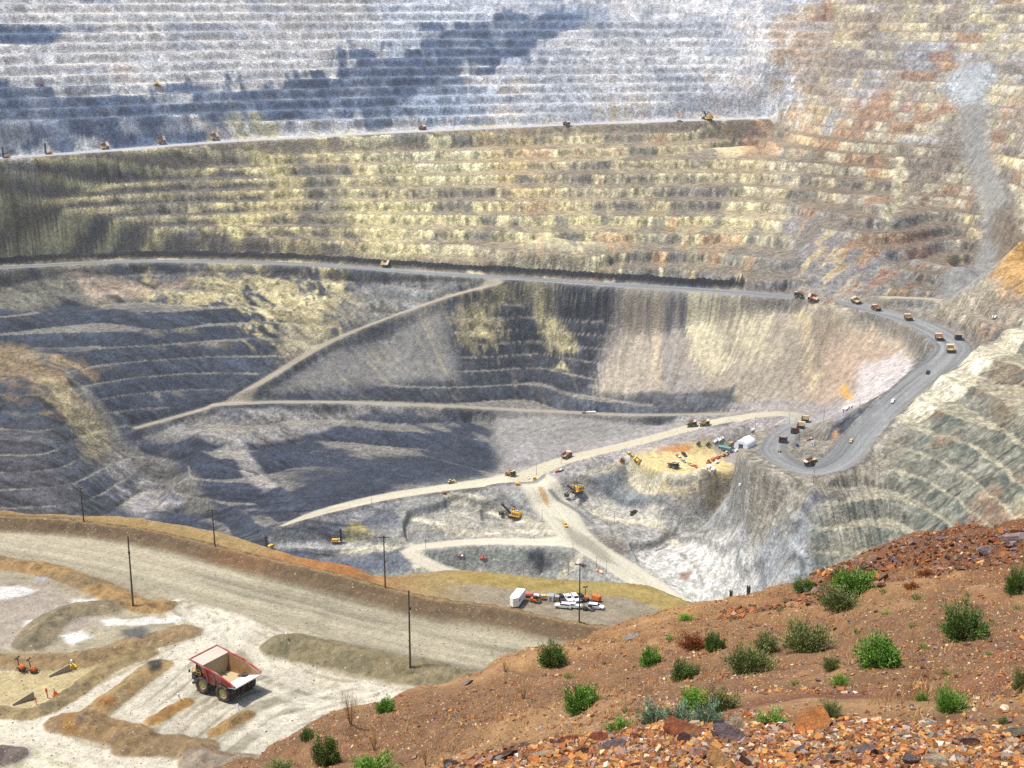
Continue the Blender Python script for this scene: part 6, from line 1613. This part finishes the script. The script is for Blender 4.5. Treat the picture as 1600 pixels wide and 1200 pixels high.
TWIG = plain('twig_bark', (92, 76, 58), .9, 0, .2, 6)
def shrub_mesh(seed, nstem, nleaf, spread, lw, ll, top=1.0, curl=.35):
    r = np.random.default_rng(seed)
    tris = []; tone = []; sv, sf = [], []
    th = r.uniform(0, 2 * math.pi, nstem); el = np.arccos(1 - r.uniform(0, 1, nstem) * spread)
    ln = r.uniform(.62, 1.08, nstem) * (1 - .25 * (el > 1.1))
    bias = 1 + .25 * np.sin(th * 2 + r.uniform(0, 6)) * .6
    for k in range(nstem):
        d = np.array([math.sin(el[k]) * math.cos(th[k]), math.sin(el[k]) * math.sin(th[k]), math.cos(el[k]) * top + .12]) * ln[k] * bias[k]
        b0 = np.array([d[0] * .08, d[1] * .08, 0]); w = .008
        i0 = len(sv); e = d * .8
        for p, ww in ((b0, w), (b0 + e * .5 + [0, 0, .04], w * .7), (e, w * .3)):
            sv += [(p[0] - ww, p[1] - ww, p[2]), (p[0] + ww, p[1] - ww, p[2]), (p[0], p[1] + ww, p[2])]
        for a in (0, 3):
            for q in range(3): sf.append((i0 + a + q, i0 + a + (q + 1) % 3, i0 + a + 3 + (q + 1) % 3, i0 + a + 3 + q))
        tk = r.uniform(0, 1)
        for j in range(nleaf):
            t = r.uniform(.3, 1.0) ** .7
            p = d * t + r.normal(0, .045 + .03 * t, 3); p[2] = max(p[2], .02)
            dr = d / (np.linalg.norm(d) + 1e-6) + r.normal(0, curl, 3) + np.array([0, 0, .35]); dr /= np.linalg.norm(dr)
            sd = np.cross(dr, r.normal(size=3)); sd /= np.linalg.norm(sd) + 1e-9
            L_ = ll * r.uniform(.6, 1.3)
            tris.append((p - sd * lw, p + sd * lw, p + dr * L_ + sd * lw * .3)); tone.append(np.clip(.25 + .5 * tk * r.uniform(.6, 1.2) + r.normal(0, .15), 0, 1))
    n = len(tris); V = np.array(tris).reshape(-1, 3)
    me = bpy.data.meshes.new('foliage'); me.from_pydata(V.tolist(), [], np.arange(n * 3).reshape(-1, 3).tolist())
    at_ = me.attributes.new('tone', 'FLOAT', 'POINT'); at_.data.foreach_set('value', np.repeat(np.array(tone, np.float32), 3))
    st = bpy.data.meshes.new('stem'); st.from_pydata(sv, [], sf); st.materials.append(TWIG)
    return me, st
SH = {'round': [shrub_mesh(40 + i, 110, 75, 1.0, .024, .085, .9, .5) for i in range(3)], 'airy': [shrub_mesh(60 + i, 90, 62, .96, .018, .10, .92, .4) for i in range(3)], 'low': [shrub_mesh(80 + i, 50, 40, 1.0, .02, .13, .8) for i in range(2)], 'spike': [shrub_mesh(95, 26, 14, .35, .01, .2, 1.5, .12)], 'tuft': [shrub_mesh(99, 22, 16, .8, .03, .25)]}
_leaf = {}
def shrub(px, py, w, h, kind, col, label, group=None, g=hill):
    p = g.hit(px, min(py, 1198) if False else py)
    dist = np.linalg.norm(p); W_ = w / FPX * dist; Hh = h / FPX * dist / .93
    i = random.randrange(len(SH[kind])); key = (kind, i, col)
    fol, st = SH[kind][i]
    if key not in _leaf:
        d = fol.copy(); d.materials.clear(); d.materials.append(LM[col]); _leaf[key] = d
    o = empty('shrub' if kind not in ('spike', 'tuft') else ('dry_stalks' if kind == 'spike' else 'weed'))
    a = bpy.data.objects.new('foliage', _leaf[key]); b = bpy.data.objects.new('stem', st)
    for q in (a, b): scene.collection.objects.link(q); q.parent = o
    o.location = (p[0], p[1], p[2] - .02); o.rotation_euler = (0, 0, random.uniform(0, 6.28)); o.scale = (W_ * .58, W_ * .58, Hh * .82)
    return tag(o, label, 'shrub' if kind not in ('spike', 'tuft') else 'plant', group)
SG = 'shrubs on the hillside'
for q in [
    (862, 1036, 52, 38, 'airy', 'dark', 'dark green shrub on the crest against the haul road'), (1017, 1037, 42, 30, 'round', 'green', 'bright shrub on the slope right of the road end'), (1118, 1018, 36, 34, 'round', 'dark', 'dark shrub beside the dry brown bush'),
    (1172, 1052, 78, 52, 'airy', 'olive', 'sprawling olive shrub at mid slope'), (1196, 1018, 44, 36, 'airy', 'olive', 'feathery olive shrub just behind the sprawling one'), (1258, 1019, 78, 56, 'airy', 'olive', 'round olive shrub at the centre of the slope'),
    (1375, 1043, 82, 52, 'round', 'green', 'dense bright green dome-shaped shrub'), (1507, 998, 84, 60, 'airy', 'dark', 'large dark olive shrub on the right slope'), (1332, 928, 70, 46, 'round', 'green', 'green shrub at the back of the pair near the crest'),
    (1310, 950, 62, 44, 'airy', 'olive', 'olive shrub at the front of the pair near the crest'), (1256, 924, 40, 24, 'round', 'dark', 'small dark shrub on the skyline crest'), (1066, 1065, 40, 40, 'round', 'dark', 'dark green shrub on the little gully edge'),
    (1082, 1056, 26, 24, 'airy', 'olive', 'small olive shrub touching the gully shrub'), (907, 1112, 56, 48, 'round', 'green', 'bright green shrub alone on the left slope'), (1022, 1128, 64, 36, 'low', 'sage', 'blue-grey sage on the left of the sage clump'),
    (1064, 1130, 70, 36, 'low', 'sage', 'blue-grey sage in the middle of the sage clump'), (1108, 1130, 66, 38, 'low', 'sage', 'blue-grey sage on the right of the sage clump'), (1088, 1106, 56, 32, 'round', 'lime', 'lime green shrub above the sage clump'), (1128, 1112, 56, 48, 'airy', 'olive', 'tall feathery olive shrub right of the lime one'),
    (968, 1143, 62, 28, 'low', 'green', 'low green shrub left of the sage clump'), (1207, 1134, 66, 28, 'low', 'green', 'low green shrub right of the cream rock'), (1295, 1122, 38, 34, 'airy', 'olive', 'greyish shrub above the long orange rock'),
    (1311, 1070, 34, 24, 'low', 'lime', 'light green shrub below the small dry one'), (1298, 1046, 30, 26, 'airy', 'olive', 'small half-dry shrub left of the bright dome shrub'), (1486, 1110, 54, 42, 'airy', 'green', 'dark green shrub low on the right slope'),
    (1440, 1095, 26, 20, 'low', 'green', 'small green shrub left of the low right one'), (1592, 926, 50, 46, 'airy', 'dark', 'dark shrub cut by the right edge, upper one'), (1596, 1078, 30, 42, 'airy', 'olive', 'olive shrub cut by the right edge, lower one'),
    (1568, 1131, 22, 18, 'low', 'olive', 'tiny olive shrub by the large olive rock'), (602, 1113, 34, 24, 'round', 'green', 'small green shrub on the crest by the white lot'), (510, 1190, 50, 48, 'round', 'dark', 'dark green shrub at the lower left of the slope'),
    (582, 1216, 92, 44, 'low', 'green', 'wide green shrub cut by the bottom edge'), (395, 1184, 26, 24, 'round', 'green', 'small green shrub at the very foot of the crest'), (440, 1206, 58, 22, 'low', 'olive', 'dull olive shrub at the bottom left edge'), (480, 1156, 26, 20, 'round', 'dark', 'small dark shrub on the crest above the dark one'),
    (1070, 969, 30, 14, 'low', 'lime', 'pale green shrub on the crest by the pit floor road'), (1086, 1014, 54, 32, 'airy', 'dry', 'dry brown bush left of the dark shrub'), (1424, 920, 32, 16, 'low', 'dry', 'rusty dry bush below the crest rubble'), (1446, 900, 34, 16, 'low', 'dry', 'rusty dry bush touching the crest rubble')]:
    shrub(*q, group=SG)
for px, py in [(1433, 938), (1381, 960), (1425, 980), (1442, 1014), (1478, 1052), (1546, 1024), (1380, 926), (1590, 952), (980, 1112), (1070, 1084), (1218, 955), (1340, 990), (1530, 1090), (1050, 1000), (1240, 1070), (890, 1060)]:
    shrub(px, py, random.uniform(12, 20), random.uniform(7, 12), 'tuft', random.choice(['lime', 'green', 'olive']), said(px, py, 'olive', 9, 'weed').replace('olive', 'green'), 'tiny weeds on the slope')
for px, py, w, h, lab in [(548, 1132, 34, 44, 'tall dry stalks on the crest against the white lot'), (585, 1172, 22, 26, 'dry stalks behind the wide green shrub'), (818, 1092, 30, 22, 'dry stalks on the left slope above the gravel'), (505, 1196, 40, 22, 'dry stalks in front of the dark lower left shrub'),
                          (665, 1196, 16, 30, 'thin dry stalks near the gravel tip'), (790, 1050, 26, 16, 'dry stalks on the crest beside the road edge'), (1120, 935, 20, 18, 'dry stalks on the skyline near the drill masts')]:
    shrub(px, py, w, h, 'spike', 'straw', lab, 'dry stalks on the slope')

# dry grass between the shrubs
def dry_grass(n, per):
    r = np.random.default_rng(77)
    u = r.uniform(-.22, .44, n * 3); y = r.uniform(13, 42, n * 3); x = u * y
    k = fbm(x / 4, y / 4, 3, 91) > .02; x, y = x[k][:n], y[k][:n]; n = len(x)
    x = np.repeat(x, per) + r.normal(0, .09, n * per); y = np.repeat(y, per) + r.normal(0, .09, n * per)
    z_ = grid_heights(hill, x, y); m = len(x); a = r.uniform(0, 6.28, m); L_ = r.uniform(.06, .2, m); w = .006
    d = np.stack([r.normal(0, .35, m), r.normal(0, .35, m), np.ones(m)], -1) * L_[:, None]; sd = np.stack([np.cos(a), np.sin(a), a * 0], -1) * w
    p = np.stack([x, y, z_ - .01], -1); V = np.stack([p - sd, p + sd, p + d], 1).reshape(-1, 3)
    me = bpy.data.meshes.new('dry_grass'); me.from_pydata(V.tolist(), [], np.arange(m * 3).reshape(-1, 3).tolist())
    at_ = me.attributes.new('tone', 'FLOAT', 'POINT'); at_.data.foreach_set('value', np.repeat(r.uniform(0, 1, m).astype(np.float32), 3))
    me.materials.append(LM['straw']); o = bpy.data.objects.new('dry_grass', me); scene.collection.objects.link(o)
    o['kind'] = 'stuff'; o['label'] = 'thin dry straw-coloured grass over the brown slope'; o['category'] = 'grass'
dry_grass(1100, 11)

# ------------------------------------------------------------------ haze
def make_haze(density):
    me = bpy.data.meshes.new('haze')
    x, y0, y1, z0, z1 = 2600.0, -120.0, 3600.0, -900.0, 420.0
    v = [(sx * x, y, z) for z in (z0, z1) for (sx, y) in ((-1, y0), (1, y0), (1, y1), (-1, y1))]
    me.from_pydata(v, [], [(0, 3, 2, 1), (4, 5, 6, 7), (0, 1, 5, 4), (1, 2, 6, 5), (2, 3, 7, 6), (3, 0, 4, 7)])
    m = bpy.data.materials.new('haze_air'); m.use_nodes = True
    nt = m.node_tree; nt.nodes.clear()
    out = nt.nodes.new('ShaderNodeOutputMaterial'); pv = nt.nodes.new('ShaderNodeVolumePrincipled')
    pv.inputs['Color'].default_value = (0.93, 0.96, 1.0, 1); pv.inputs['Density'].default_value = density
    pv.inputs['Anisotropy'].default_value = 0.3
    nt.links.new(pv.outputs[0], out.inputs['Volume'])
    me.materials.append(m)
    o = bpy.data.objects.new('haze', me); scene.collection.objects.link(o); o['kind'] = 'stuff'
    o['label'] = 'thin pale haze filling the mine pit'; o['category'] = 'haze'
make_haze(0.000035)
